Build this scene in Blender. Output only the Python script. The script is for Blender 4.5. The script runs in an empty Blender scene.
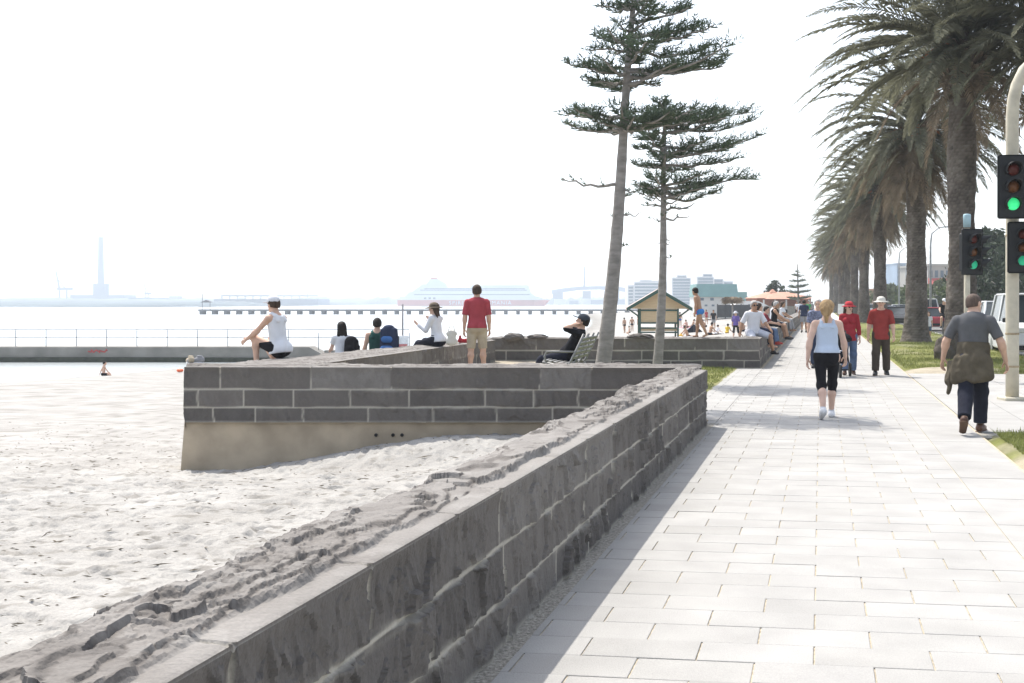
import bpy, math, random
import numpy as np
from mathutils import Vector, Matrix

# ------------------------------------------------------------------ camera, sky, sun, exposure
SC = bpy.context.scene
COL = SC.collection
F_PX, HOR, EYE = 1160.0, 302.0, 1.65
cam_d = bpy.data.cameras.new('camera'); cam = bpy.data.objects.new('camera', cam_d); COL.objects.link(cam)
cam.location = (0, 0, EYE); cam.rotation_euler = (math.radians(90), 0, 0)
cam_d.sensor_width = 36; cam_d.lens = F_PX / 1024 * 36
cam_d.shift_y = -(341.5 - HOR) / 1024
cam_d.clip_start = 0.1; cam_d.clip_end = 6000
SC.camera = cam
SUN_DIR = Vector((-.27, .50, 1.0)).normalized()          # towards the sun
SUN_EL = math.asin(SUN_DIR.z); SUN_AZ = math.atan2(SUN_DIR.x, SUN_DIR.y)
w = bpy.data.worlds.new('World'); SC.world = w; w.use_nodes = True
nt = w.node_tree; bg = nt.nodes['Background']
sky = nt.nodes.new('ShaderNodeTexSky'); sky.sky_type = 'NISHITA'; sky.sun_disc = False
sky.sun_elevation = SUN_EL; sky.sun_rotation = SUN_AZ
sky.air_density = 1.0; sky.dust_density = 2.5; sky.ozone_density = 1.0
hs = nt.nodes.new('ShaderNodeHueSaturation'); hs.inputs['Saturation'].default_value = .55   # sea haze whitens the sky
nt.links.new(sky.outputs[0], hs.inputs['Color']); nt.links.new(hs.outputs[0], bg.inputs[0]); bg.inputs[1].default_value = 0.15
sl = bpy.data.lights.new('sun', 'SUN'); sl.energy = 2.6; sl.angle = math.radians(.55); sl.color = (1, .95, .87)
so = bpy.data.objects.new('sun', sl); COL.objects.link(so); so.rotation_euler = (-SUN_DIR).to_track_quat('-Z', 'Y').to_euler()
SC.view_settings.view_transform = 'Standard'; SC.view_settings.look = 'None'
SC.view_settings.exposure = 1.12; SC.view_settings.gamma = 1; SC.view_settings.use_curve_mapping = False
SC.cycles.use_denoising = True; SC.cycles.max_bounces = 6; SC.cycles.volume_bounces = 1
SC.cycles.transparent_max_bounces = 8; SC.cycles.caustics_reflective = False; SC.cycles.caustics_refractive = False
SC.cycles.sample_clamp_indirect = 6
R = math.radians
K, C0 = .266, -1.53                                      # the promenade: x = c + K*y, wall face at c = C0
PD = Vector((K, 1, 0)).normalized(); PN = Vector((1, -K, 0)).normalized()
PYAW = -math.atan(K)
def pc(c, y, z=0.0): return Vector((c + K * y, y, z))
def px(x, y, Y): return Vector(((x - 512) / F_PX * Y, Y, EYE - (y - HOR) / F_PX * Y))   # measured from the photo

# ------------------------------------------------------------------ noise
def _hash(ix, iy, iz, seed):
    h = (ix.astype(np.int64) * 374761393 + iy.astype(np.int64) * 668265263 + iz.astype(np.int64) * 2147483647 + seed * 1274126177) & 0xffffffff
    h = ((h ^ (h >> 13)) * 1274126177) & 0xffffffff
    h = ((h ^ (h >> 16)) * 2246822519) & 0xffffffff
    return ((h ^ (h >> 15)) & 0xffffff) / float(0xffffff)
def vn(x, y, z=None, seed=0):
    x = np.asarray(x, float); y = np.asarray(y, float)
    z = np.zeros_like(x) if z is None else np.asarray(z, float)
    ix, iy, iz = np.floor(x), np.floor(y), np.floor(z)
    fx, fy, fz = x - ix, y - iy, z - iz
    fx, fy, fz = [f * f * (3 - 2 * f) for f in (fx, fy, fz)]
    o = 0
    for a in (0, 1):
        for b in (0, 1):
            for c in (0, 1):
                o = o + _hash(ix + a, iy + b, iz + c, seed) * (fx if a else 1 - fx) * (fy if b else 1 - fy) * (fz if c else 1 - fz)
    return o * 2 - 1
def fbm(x, y, z=None, seed=0, oct=4, gain=.5):
    o, a, f = 0, 1.0, 1.0
    for i in range(oct):
        o = o + a * vn(np.asarray(x) * f, np.asarray(y) * f, None if z is None else np.asarray(z) * f, seed + i); a *= gain; f *= 2.03
    return o
def facet(x, y, seed=0):
    """chipped-stone height: each Voronoi cell is a tilted plane"""
    ix, iy = np.floor(x), np.floor(y); best = np.full(x.shape, 9.); h = np.zeros(x.shape)
    z0 = np.zeros_like(ix)
    for a in (-1, 0, 1):
        for b in (-1, 0, 1):
            cx, cy = ix + a, iy + b
            dx = x - (cx + _hash(cx, cy, z0, seed)); dy = y - (cy + _hash(cx, cy, z0, seed + 1))
            d = dx * dx + dy * dy; m = d < best; best = np.where(m, d, best)
            hh = _hash(cx, cy, z0, seed + 2) + (_hash(cx, cy, z0, seed + 3) - .5) * dx * 1.3 + (_hash(cx, cy, z0, seed + 4) - .5) * dy * 1.3
            h = np.where(m, hh, h)
    return h
def sm(a, b, x): t = np.clip((x - a) / (b - a), 0, 1); return t * t * (3 - 2 * t)

# ------------------------------------------------------------------ materials
MATS = {}
def lin(c): return tuple(((v / 255 + .055) / 1.055) ** 2.4 if v > 10 else v / 255 / 12.92 for v in c)
def M(name, col, rough=.8, var=.18, scale=6., bump=0., bscale=60., spec=.3, metal=0., emit=0., trans=0., stretch=None):
    if name in MATS: return MATS[name]
    m = bpy.data.materials.new(name); m.use_nodes = True; n = m.node_tree.nodes; l = m.node_tree.links
    b = n['Principled BSDF']; b.inputs['Roughness'].default_value = rough; b.inputs['Metallic'].default_value = metal
    b.inputs['Specular IOR Level'].default_value = spec
    tc = n.new('ShaderNodeTexCoord'); src = tc.outputs['Object']
    if stretch:
        mp = n.new('ShaderNodeMapping'); mp.inputs['Scale'].default_value = stretch; l.new(src, mp.inputs[0]); src = mp.outputs[0]
    nz = n.new('ShaderNodeTexNoise'); nz.inputs['Scale'].default_value = scale; nz.inputs['Detail'].default_value = 5; l.new(src, nz.inputs['Vector'])
    mx = n.new('ShaderNodeMix'); mx.data_type = 'RGBA'
    mr = n.new('ShaderNodeMapRange'); mr.inputs['From Min'].default_value = .3; mr.inputs['From Max'].default_value = .7; l.new(nz.outputs[0], mr.inputs[0])
    l.new(mr.outputs[0], mx.inputs[0])
    mx.inputs[6].default_value = (*[c * (1 - var) for c in col], 1); mx.inputs[7].default_value = (*[min(1, c * (1 + var)) for c in col], 1)
    l.new(mx.outputs[2], b.inputs['Base Color'])
    if bump:
        bz = n.new('ShaderNodeTexNoise'); bz.inputs['Scale'].default_value = bscale; bz.inputs['Detail'].default_value = 4; l.new(src, bz.inputs['Vector'])
        bp = n.new('ShaderNodeBump'); bp.inputs['Strength'].default_value = bump; bp.inputs['Distance'].default_value = .02
        l.new(bz.outputs[0], bp.inputs['Height']); l.new(bp.outputs[0], b.inputs['Normal'])
    if emit: l.new(mx.outputs[2], b.inputs['Emission Color']); b.inputs['Emission Strength'].default_value = emit
    if trans:
        t = n.new('ShaderNodeBsdfTranslucent'); l.new(mx.outputs[2], t.inputs[0]); ms = n.new('ShaderNodeMixShader'); ms.inputs[0].default_value = trans
        l.new(b.outputs[0], ms.inputs[1]); l.new(t.outputs[0], ms.inputs[2]); l.new(ms.outputs[0], n['Material Output'].inputs[0])
    MATS[name] = m; return m
def attr_mat(name, stops, alt, rough=.85, grain=120., gvar=.12, bump=.5, bscale=50., spec=.25, stain=None):
    """stone-like: colour ramp by the mesh colour's red (per block), mix to alt (mortar, soil) by its green"""
    m = bpy.data.materials.new(name); m.use_nodes = True; n = m.node_tree.nodes; l = m.node_tree.links
    b = n['Principled BSDF']; b.inputs['Roughness'].default_value = rough; b.inputs['Specular IOR Level'].default_value = spec
    at = n.new('ShaderNodeVertexColor'); at.layer_name = 'Col'; sp = n.new('ShaderNodeSeparateColor'); l.new(at.outputs[0], sp.inputs[0])
    rp = n.new('ShaderNodeValToRGB'); e = rp.color_ramp.elements
    for i, (p, c) in enumerate(stops):
        q = e[i] if i < 2 else e.new(p); q.position = p; q.color = (*c, 1)
    l.new(sp.outputs[0], rp.inputs[0])
    tc = n.new('ShaderNodeTexCoord')
    nz = n.new('ShaderNodeTexNoise'); nz.inputs['Scale'].default_value = grain; nz.inputs['Detail'].default_value = 6; l.new(tc.outputs['Object'], nz.inputs['Vector'])
    n2 = n.new('ShaderNodeTexNoise'); n2.inputs['Scale'].default_value = 2.3; n2.inputs['Detail'].default_value = 5; l.new(tc.outputs['Object'], n2.inputs['Vector'])
    ad = n.new('ShaderNodeMath'); ad.operation = 'ADD'; l.new(nz.outputs[0], ad.inputs[0]); l.new(n2.outputs[0], ad.inputs[1])
    mr = n.new('ShaderNodeMapRange'); mr.inputs['From Min'].default_value = .6; mr.inputs['From Max'].default_value = 1.4
    mr.inputs['To Min'].default_value = 1 - gvar; mr.inputs['To Max'].default_value = 1 + gvar; l.new(ad.outputs[0], mr.inputs[0])
    mx = n.new('ShaderNodeMix'); mx.data_type = 'RGBA'; l.new(sp.outputs[1], mx.inputs[0]); l.new(rp.outputs[0], mx.inputs[6]); mx.inputs[7].default_value = (*alt, 1)
    vm = n.new('ShaderNodeVectorMath'); vm.operation = 'SCALE'; l.new(mx.outputs[2], vm.inputs[0]); l.new(mr.outputs[0], vm.inputs['Scale'])
    l.new(vm.outputs[0], b.inputs['Base Color'])
    if bump:
        bz = n.new('ShaderNodeTexNoise'); bz.inputs['Scale'].default_value = bscale; bz.inputs['Detail'].default_value = 7; l.new(tc.outputs['Object'], bz.inputs['Vector'])
        bp = n.new('ShaderNodeBump'); bp.inputs['Strength'].default_value = bump; bp.inputs['Distance'].default_value = .02
        l.new(bz.outputs[0], bp.inputs['Height']); l.new(bp.outputs[0], b.inputs['Normal'])
    MATS[name] = m; return m

# ------------------------------------------------------------------ objects
def mesh(name, V, Fc, mat=None, parent=None, smooth=True, col=None, mids=None, loc=None):
    me = bpy.data.meshes.new(name)
    V = np.asarray(V, float).reshape(-1, 3)
    if isinstance(Fc, np.ndarray) and Fc.ndim == 2:
        me.vertices.add(len(V)); me.vertices.foreach_set('co', V.ravel())
        k = Fc.shape[1]; me.loops.add(Fc.size); me.polygons.add(len(Fc))
        me.loops.foreach_set('vertex_index', Fc.astype(np.int32).ravel())
        me.polygons.foreach_set('loop_start', np.arange(0, Fc.size, k, dtype=np.int32))
        me.update(calc_edges=True)
    else: me.from_pydata([tuple(v) for v in V], [], [tuple(int(i) for i in f) for f in Fc]); me.update()
    if mat is not None:
        for mm in (mat if isinstance(mat, (list, tuple)) else [mat]): me.materials.append(mm)
    if mids is not None: me.polygons.foreach_set('material_index', np.asarray(mids, np.int32))
    me.polygons.foreach_set('use_smooth', np.full(len(me.polygons), bool(smooth)))
    if col is not None:
        a = me.color_attributes.new('Col', 'FLOAT_COLOR', 'POINT')
        c = np.ones((len(V), 4)); c[:, :col.shape[1]] = col; a.data.foreach_set('color', c.ravel())
    me.update()
    o = bpy.data.objects.new(name, me); COL.objects.link(o)
    if parent is not None: o.parent = parent
    if loc is not None: o.location = loc
    return o
def tag(o, label=None, cat=None, group=None, kind=None):
    if label: o['label'] = label
    if cat: o['category'] = cat
    if group: o['group'] = group
    if kind: o['kind'] = kind
    return o
def thing(name, label, cat, loc=(0, 0, 0), rz=0, group=None):
    o = bpy.data.objects.new(name, None); COL.objects.link(o); o.location = loc; o.rotation_euler = (0, 0, rz); o.empty_display_size = .1
    return tag(o, label, cat, group)
def dup(o, label=None, parent=None, loc=None, rz=None, scale=None):
    c = o.copy(); COL.objects.link(c)
    if parent is not None: c.parent = parent
    if loc is not None: c.location = loc
    if rz is not None: c.rotation_euler = (0, 0, rz)
    if scale is not None: c.scale = scale if hasattr(scale, '__len__') else (scale,) * 3
    if label: c['label'] = label
    for ch in list(o.children): dup(ch, parent=c)
    return c
class MB:
    """collects boxes, bars, tubes and lathes into one mesh"""
    def __init__(s): s.v = []; s.f = []; s.m = []; s.mi = 0
    def add(s, V, Fc):
        o = len(s.v); s.v += [tuple(p) for p in V]; s.f += [tuple(i + o for i in f) for f in Fc]; s.m += [s.mi] * len(Fc); return s
    def box(s, x0, x1, y0, y1, z0, z1, ch=0):
        if not ch:
            V = [(x, y, z) for z in (z0, z1) for y in (y0, y1) for x in (x0, x1)]
            return s.add(V, [(0, 2, 3, 1), (4, 5, 7, 6), (0, 1, 5, 4), (1, 3, 7, 5), (3, 2, 6, 7), (2, 0, 4, 6)])
        def ring(i, z): return [(x0 + i, y0 + ch, z), (x0 + ch, y0 + i, z), (x1 - ch, y0 + i, z), (x1 - i, y0 + ch, z), (x1 - i, y1 - ch, z), (x1 - ch, y1 - i, z), (x0 + ch, y1 - i, z), (x0 + i, y1 - ch, z)]
        V = ring(ch, z0) + ring(0, z0 + ch) + ring(0, z1 - ch) + ring(ch, z1)
        Fc = [tuple(range(7, -1, -1)), tuple(range(24, 32))]
        for r in range(3):
            for i in range(8): j = (i + 1) % 8; Fc.append((r * 8 + i, r * 8 + j, r * 8 + 8 + j, r * 8 + 8 + i))
        return s.add(V, Fc)
    def tube(s, pts, r, n=8, cap=True, flat=1.0):
        pts = [Vector(p) for p in pts]; rs = r if hasattr(r, '__len__') else [r] * len(pts); V = []; pu = None
        for i, p in enumerate(pts):
            d = (pts[min(i + 1, len(pts) - 1)] - pts[max(i - 1, 0)]).normalized()
            if pu is None: pu = d.orthogonal().normalized() if abs(d.z) > .9 else Vector((0, 0, 1))
            u = (pu - d * pu.dot(d)); u = u.normalized() if u.length > 1e-6 else d.orthogonal().normalized(); pu = u; v = d.cross(u)
            for k in range(n): a = 2 * math.pi * k / n; V.append(p + u * math.cos(a) * rs[i] * flat + v * math.sin(a) * rs[i])
        Fc = []
        for i in range(len(pts) - 1):
            for k in range(n): q = (k + 1) % n; Fc.append((i * n + k, i * n + q, (i + 1) * n + q, (i + 1) * n + k))
        if cap: Fc += [tuple(range(n - 1, -1, -1)), tuple(range((len(pts) - 1) * n, len(pts) * n))]
        return s.add(V, Fc)
    def lathe(s, prof, c=(0, 0, 0), n=20, sx=1, sy=1):
        V = [(c[0] + r * sx * math.cos(2 * math.pi * k / n), c[1] + r * sy * math.sin(2 * math.pi * k / n), c[2] + z) for r, z in prof for k in range(n)]
        Fc = [(i * n + k, i * n + (k + 1) % n, (i + 1) * n + (k + 1) % n, (i + 1) * n + k) for i in range(len(prof) - 1) for k in range(n)]
        Fc += [tuple(range(n - 1, -1, -1)), tuple(range((len(prof) - 1) * n, len(prof) * n))]
        return s.add(V, Fc)
    def prism(s, poly, y0, y1):                       # polygon in x,z pushed along y
        n = len(poly); V = [(x, y0, z) for x, z in poly] + [(x, y1, z) for x, z in poly]
        return s.add(V, [tuple(range(n)), tuple(range(2 * n - 1, n - 1, -1))] + [(i, i + n, (i + 1) % n + n, (i + 1) % n) for i in range(n)])
    def xf(s, mat, start=0):
        for i in range(start, len(s.v)): s.v[i] = tuple(mat @ Vector(s.v[i]))
        return s
    def out(s, name, mat, parent=None, smooth=False, loc=None):
        return mesh(name, s.v, s.f, mat, parent, smooth, loc=loc, mids=s.m if isinstance(mat, (list, tuple)) else None)
def grid_faces(nu, nv):
    i = np.arange(nu - 1)[:, None] * nv + np.arange(nv - 1)[None, :]
    return np.stack([i, i + nv, i + nv + 1, i + 1], -1).reshape(-1, 4)
rng = np.random.default_rng(7); random.seed(7)

# ------------------------------------------------------------------ setting: sea, sand, ground, promenade, road
SEA = -2.5
def water_mat():
    m = bpy.data.materials.new('sea_water'); m.use_nodes = True; n = m.node_tree.nodes; l = m.node_tree.links; b = n['Principled BSDF']
    b.inputs['Base Color'].default_value = (.36, .385, .385, 1); b.inputs['Roughness'].default_value = .22; b.inputs['IOR'].default_value = 1.33
    tc = n.new('ShaderNodeTexCoord'); last = None
    for sc, st, d, sy in ((.35, .35, .5, .6), (1.7, .5, .2, .5), (7, .35, .05, .6)):
        mp = n.new('ShaderNodeMapping'); mp.inputs['Scale'].default_value = (sc * sy, sc, sc); l.new(tc.outputs['Object'], mp.inputs[0])
        z = n.new('ShaderNodeTexNoise'); z.inputs['Scale'].default_value = 1; z.inputs['Detail'].default_value = 4; l.new(mp.outputs[0], z.inputs[0])
        p = n.new('ShaderNodeBump'); p.inputs['Strength'].default_value = st; p.inputs['Distance'].default_value = d; l.new(z.outputs[0], p.inputs['Height'])
        if last: l.new(last.outputs[0], p.inputs['Normal'])
        last = p
    l.new(last.outputs[0], b.inputs['Normal']); return m
sea = mesh('sea', [(-1500, -30, SEA), (1500, -30, SEA), (1500, 2150, SEA), (-1500, 2150, SEA)], [(0, 1, 2, 3)], water_mat()); tag(sea, kind='structure')

def sand_mat():
    m = attr_mat('sand', [(0, (.25, .238, .218)), (.5, (.325, .313, .293)), (1, (.38, .368, .347))], (.12, .108, .088), rough=.95, grain=55, gvar=.2, bump=1.0, bscale=20, spec=.1)
    return m
SANDM = sand_mat()
WLX = [-80, -40, -24.7, -21, -18, -10, -4, 0, 6]; WLY = [36, 45, 53, 71, 77, 62, 38, 33, 30]
def sand_z(X, Y):
    wl = np.interp(X, WLX, WLY); d = (Y - 14) / (wl - 14)
    z = -.52 - 1.98 * np.where(d > 0, d, d * .05) ** 1
    z = z + .40 * sm(-4.6, -.8, X) * np.exp(-((np.clip(15.7 - Y, 0, 99)) / .9) ** 2) + .12 * sm(-4, 0, X)
    return z
def stretch(a, b, d0, f0, fine_a, fine_b, coarse):
    xs = [a]
    while xs[-1] < b:
        x = xs[-1]; xs.append(x + (d0 if fine_a <= x <= fine_b else min(coarse, d0 + f0 * max(fine_a - x, x - fine_b))))
    return np.array(xs)
xs = stretch(-80, 3, .032, .05, -6.5, .8, 1.5); ys = stretch(-14, 92, .032, .03, 5, 14, .5)
X, Y = np.meshgrid(xs, ys, indexing='ij'); Z = sand_z(X, Y)
Z += .03 * fbm(X * .6, Y * .6, seed=3, oct=2) + .006 * fbm(X * 3.5, Y * 3.5, seed=5, oct=3) + .006 * fbm(X * 9, Y * 9, seed=6, oct=2)
pits = np.zeros_like(Z); nf = 5200
fx, fy = rng.uniform(-9, 1.2, nf), 4 + 18 * rng.random(nf) ** .9
for a, b in zip(fx, fy):
    i0, i1 = np.searchsorted(xs, [a - .35, a + .35]); j0, j1 = np.searchsorted(ys, [b - .35, b + .35])
    if i1 <= i0 or j1 <= j0: continue
    x, y = X[i0:i1, j0:j1] - a, Y[i0:i1, j0:j1] - b; t = rng.uniform(-.6, .6) + 1.57 * (rng.random() < .4); c, s = math.cos(t), math.sin(t)
    sz = rng.uniform(.35, 1.0); u, v = (x * c + y * s) / (.14 * sz), (-x * s + y * c) / (.065 * sz); r2 = u * u + v * v
    pits[i0:i1, j0:j1] += rng.uniform(.008, .038) * (-np.exp(-r2) + .45 * np.exp(-(np.sqrt(r2) - 1.5) ** 2 * 3))
Z += pits
wet = sm(.86, 1.0, (Y - 14) / (np.interp(X, WLX, WLY) - 14))
tone = np.clip(.55 + .25 * fbm(X * 1.3, Y * 1.3, seed=9) - wet * .25, 0, 1)
spk = sm(.55, .75, fbm(X * 5, Y * 9, seed=12, oct=3)) * .9                     # dry weed and shell specks
tag(mesh('beach_sand', np.stack([X, Y, Z], -1), grid_faces(*X.shape), SANDM, col=np.stack([tone.ravel(), np.clip(spk * .5 + wet * .5, 0, 1).ravel(), tone.ravel() * 0], -1)), kind='structure')
# dry weed and twigs strewn on the sand
def weed(n, seed):
    r = np.random.default_rng(seed); x = r.uniform(-11, .8, n); y = 4.2 + 22 * r.random(n) ** 1.4; i = np.clip(np.searchsorted(xs, x), 0, len(xs) - 1); j = np.clip(np.searchsorted(ys, y), 0, len(ys) - 1); z = Z[i, j] + .004
    a = r.normal(.15, .5, n); l = r.uniform(.008, .055, n) ** 1.0 * (1 + 2 * (r.random(n) < .06)); w_ = r.uniform(.003, .008, n); d = np.stack([np.cos(a) * l, np.sin(a) * l, r.normal(0, .15, n) * l], -1); e = np.stack([-np.sin(a) * w_, np.cos(a) * w_, 0 * a + .002], -1); P = np.stack([x, y, z], -1)
    u = np.array([0, 0, 1.]) * (w_ * 1.2)[:, None]; V = np.stack([P - d, P - e, P + d, P + e, P + u], 1).reshape(-1, 3); f = np.array([[0, 1, 4], [1, 2, 4], [2, 3, 4], [3, 0, 4]]); Fc = (f[None] + (np.arange(n) * 5)[:, None, None]).reshape(-1, 3)
    tag(mesh('beach_weed', V, Fc, M('dry_weed', (.16, .135, .10), .95, .4, 3), smooth=False), kind='stuff')
weed(3600, 77)
# the farther beach, beyond the fourth wall
cs = np.concatenate([np.arange(-90, -30, 1.0), np.arange(-30, -.9, .4)]); ys2 = np.concatenate([np.arange(29.3, 120, .8), np.arange(120, 420, 3.)])
Cc, Y = np.meshgrid(cs, ys2, indexing='ij'); X = Cc + K * Y
cw = 15 + .112 * (Y - 30) + .0002 * (Y - 30) ** 2
t = np.clip((-Cc - 3) / (cw - 3), 0, 2); Z = -.42 - 2.08 * t ** 1.5 + .05 * fbm(X * .7, Y * .7, seed=21) + .03 * fbm(X * 2.5, Y * 2.5, seed=22)
def beach2_z(x, y):
    c = x - K * y; w_ = 15 + .112 * (y - 30) + .0002 * (y - 30) ** 2
    return -.42 - 2.08 * max(0, (-c - 3) / (w_ - 3)) ** 1.5
tone = np.clip(.6 + .25 * fbm(X * .9, Y * .9, seed=29) - .3 * sm(.85, 1, t), 0, 1)
tag(mesh('bathing_beach', np.stack([X, Y, Z], -1), grid_faces(*X.shape), SANDM, col=np.stack([tone.ravel(), .4 * sm(.9, 1, t).ravel(), tone.ravel()], -1)), kind='structure')

# land right of the sea wall: one big sheet a little below everything laid on it
def strip(name, c0, c1, y0, y1, z, mat, dz=0, step=2.0, kind='structure'):
    n = max(2, int((y1 - y0) / step)); yy = np.linspace(y0, y1, n); V = []
    for y in yy: V += [pc(c0, y, z), pc(c1, y, z)]
    Fc = [(2 * i, 2 * i + 1, 2 * i + 3, 2 * i + 2) for i in range(n - 1)]
    if dz:
        o = len(V)
        for y in yy: V += [pc(c0, y, z - dz), pc(c1, y, z - dz)]
        Fc += [(2 * i + o, 2 * i, 2 * i + 2, 2 * i + 2 + o) for i in range(n - 1)] + [(2 * i + 1, 2 * i + 1 + o, 2 * i + 3 + o, 2 * i + 3) for i in range(n - 1)]
        e = 2 * (n - 1); Fc += [(0, o, o + 1, 1), (e, e + 1, e + 1 + o, e + o)]
    return tag(mesh(name, V, Fc, mat, smooth=False), kind=kind)
DIRT = M('dry_soil', (.33, .29, .23), .95, .3, 3, .5, 30)
ASPH = M('asphalt', (.16, .155, .15), .9, .2, 1.5, .3, 150)
GRAV = M('gravel_gutter', (.31, .29, .25), .95, .4, 45, .8, 60)
CONC = M('pale_concrete', (.46, .44, .40), .9, .12, 2.2, .2, 80)
KERB = M('kerb_stone', (.36, .35, .32), .9, .15, 4, .2, 60)
# the sea air: one even volume round everything
def haze(density):
    m = bpy.data.materials.new('haze'); m.use_nodes = True; n = m.node_tree.nodes; n.remove(n['Principled BSDF'])
    v = n.new('ShaderNodeVolumePrincipled'); v.inputs['Color'].default_value = (.86, .93, 1, 1); v.inputs['Density'].default_value = density; v.inputs['Anisotropy'].default_value = .35
    m.node_tree.links.new(v.outputs[0], n['Material Output'].inputs['Volume'])
    b = MB().box(-1560, 1560, -90, 2200, -3.6, 135); tag(b.out('haze', m), kind='stuff')
haze(.00040)
mesh_land = mesh('land', [pc(C0 - .3, -25, -.16), pc(1400 - K * 2140, -25, -.16), (1400, 2140, -.16), pc(C0 - .3, 2140, -.16)], [(0, 1, 2, 3)], DIRT); tag(mesh_land, kind='structure')
strip('path_bed', C0 - .7, 2.0, -6, 300, -.007, M('joint_sand', (.44, .38, .28), .95, .35, 30, .6, 60), .14)
strip('gutter', C0 - .05, C0 + .1, -2, 29, -.003, GRAV)
strip('road', 6.25, 17.0, -25, 600, -.12, ASPH)
strip('kerb', 6.05, 6.25, -25, 300, .0, KERB, .15)
strip('far_kerb', 17.0, 17.2, -25, 600, .0, KERB, .15)
strip('far_pavement', 17.2, 21, -25, 600, -.004, CONC, .15)
WHITE_PAINT = M('road_paint', (.75, .75, .72), .8, .1)
for i in range(14): strip('road_marking', 11.4, 11.52, 20 + i * 9, 23 + i * 9, -.116, WHITE_PAINT, step=1.5)
# pavers, each a real slab with open joints
PAV = attr_mat('concrete_pavers', [(0, (.305, .298, .283)), (1, (.37, .362, .347))], (.2, .19, .16), rough=.85, grain=130, gvar=.17, bump=.22, bscale=120)
def pavers(name, cols_c, v0, v1, dv, du, skew, j_u, j_v, offset=True, z=0., clip=None):
    V, Fc, Cl = [], [], []
    n = int((v1 - v0) / dv)
    for r in range(n):
        va, vb = v0 + r * dv, v0 + (r + 1) * dv
        st = -.03 + (0 if (r % 2 == 0) or not offset else du / 2); k0 = math.floor((cols_c[0] - st) / du) - 1
        u = st + k0 * du
        while u < cols_c[1]:
            a, b = max(u + j_u / 2, cols_c[0]), min(u + du - j_u / 2, cols_c[1]); u += du
            if b - a < .03: continue
            dz = random.gauss(0, .0012); q = []
            for (uu, vv) in ((a, va + j_v / 2), (b, va + j_v / 2), (b, vb - j_v / 2), (a, vb - j_v / 2)):
                y = (vv - uu * skew) / (1 + K * skew); q.append((uu + K * y, y))
            if clip and not clip(q): continue
            o = len(V); V += [(x, y, z + dz - .025) for x, y in q] + [(x, y, z + dz - .002) for x, y in q]
            cx, cy = sum(x for x, _ in q) / 4, sum(y for _, y in q) / 4
            V += [(x + (cx - x) * .012, y + (cy - y) * .02, z + dz) for x, y in q]
            for p in range(4): s = (p + 1) % 4; Fc += [(o + p, o + s, o + 4 + s, o + 4 + p), (o + 4 + p, o + 4 + s, o + 8 + s, o + 8 + p)]
            Fc.append((o + 8, o + 9, o + 10, o + 11)); dirt = max(0, random.gauss(-.05, .08)); tn_ = min(1, max(0, random.gauss(.5, .13))); Cl += [(tn_, min(.5, dirt + random.random() * .05), 0) for _ in range(12)]
    return tag(mesh(name, V, Fc, PAV, smooth=False, col=np.array(Cl)), kind='structure')
SK = math.tan(R(8)); V0 = 5.466 - 26 * .2975
pavers('paving', (C0 + .10, 1.30), V0, 75, .2975, .545, SK, .0075, .0028)
pavers('plaza_edge_paving', (C0 - .55, C0 + .095), V0, 40, .2975, .545, SK, .0085, .003, clip=lambda q: min(y for _, y in q) > 15.75 and max(y for _, y in q) < 28.9, z=.004)
pavers('paving_edge_band', (1.31, 2.0), -2.2, 75, .595, 2.0, SK, .006, .006, offset=False)
strip('far_paving', C0 + .1, 2.0, 74.5, 300, -.001, M('far_paving', (.47, .455, .42), .85, .1, 2))
def concrete_field():
    V, Fc, Cl = [], [], []
    for r in range(14):
        y0 = 14.75 + r * .86; y1 = y0 + .852
        for k in range(5):
            a, b = 2.01 + k * .805, 2.01 + k * .805 + .797; o = len(V)
            q = [pc(a, y0 - (a - 2) * .1), pc(b, y0 - (b - 2) * .1), pc(b, y1 - (b - 2) * .1), pc(a, y1 - (a - 2) * .1)]
            V += [p + Vector((0, 0, -.03)) for p in q] + q
            for p in range(4): s = (p + 1) % 4; Fc.append((o + p, o + s, o + 4 + s, o + 4 + p))
            Fc.append((o + 4, o + 5, o + 6, o + 7)); Cl += [(random.gauss(.5, .15), 0, 0)] * 8
    return tag(mesh('crossing_paving', V, Fc, PAV, smooth=False, col=np.clip(np.array(Cl), 0, 1)), kind='structure')
concrete_field()
strip('crossing_bed', 2.0, 6.05, 14.2, 27, -.014, GRAV, .14)
# verges
def rough_sheet(name, c0, c1, y0, y1, base, amp, mat, dc=.15, dy=.2, bare=None, edge=.15):
    c = np.arange(c0, c1 + dc, dc); y = np.arange(y0, y1 + dy, dy); Cq, Yq = np.meshgrid(c, y, indexing='ij')
    e = np.minimum.reduce([Cq - c0, c1 - Cq, Yq - y0, y1 - Yq]); h = base + amp * (fbm(Cq * 1.1, Yq * 1.1, seed=31) * .5 + .5) * sm(0, .5, e) - .05 * (1 - sm(0, edge, e))
    g = bare(Cq, Yq) if bare else np.zeros_like(Cq)
    tone = np.clip(.5 + .35 * fbm(Cq * 1.7, Yq * 1.7, seed=33), 0, 1)
    tag(mesh(name, np.stack([Cq + K * Yq, Yq, h], -1), grid_faces(*Cq.shape), VERGE, col=np.stack([tone.ravel(), g.ravel(), g.ravel()], -1)), kind='structure')
VERGE = attr_mat('verge_turf', [(0, (.10, .115, .04)), (.55, (.165, .175, .06)), (1, (.23, .22, .10))], (.36, .32, .25), rough=.95, grain=40, gvar=.3, bump=.8, bscale=35, spec=.05)
def bare_palm(c, y): return np.clip(sm(.25, -.1, np.abs(y - 27.3) / 1.8 + np.abs(c - 2.9) / 2 - .6 + .3 * fbm(c * 1.3, y * 1.3, seed=40)) + sm(.2, .7, fbm(c * .8, y * .5, seed=41)) * .25, 0, 1)
def bare_near(c, y): return np.clip(.65 + .9 * fbm(c * 1.5, y * 1.5, seed=42), 0, 1)
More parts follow.
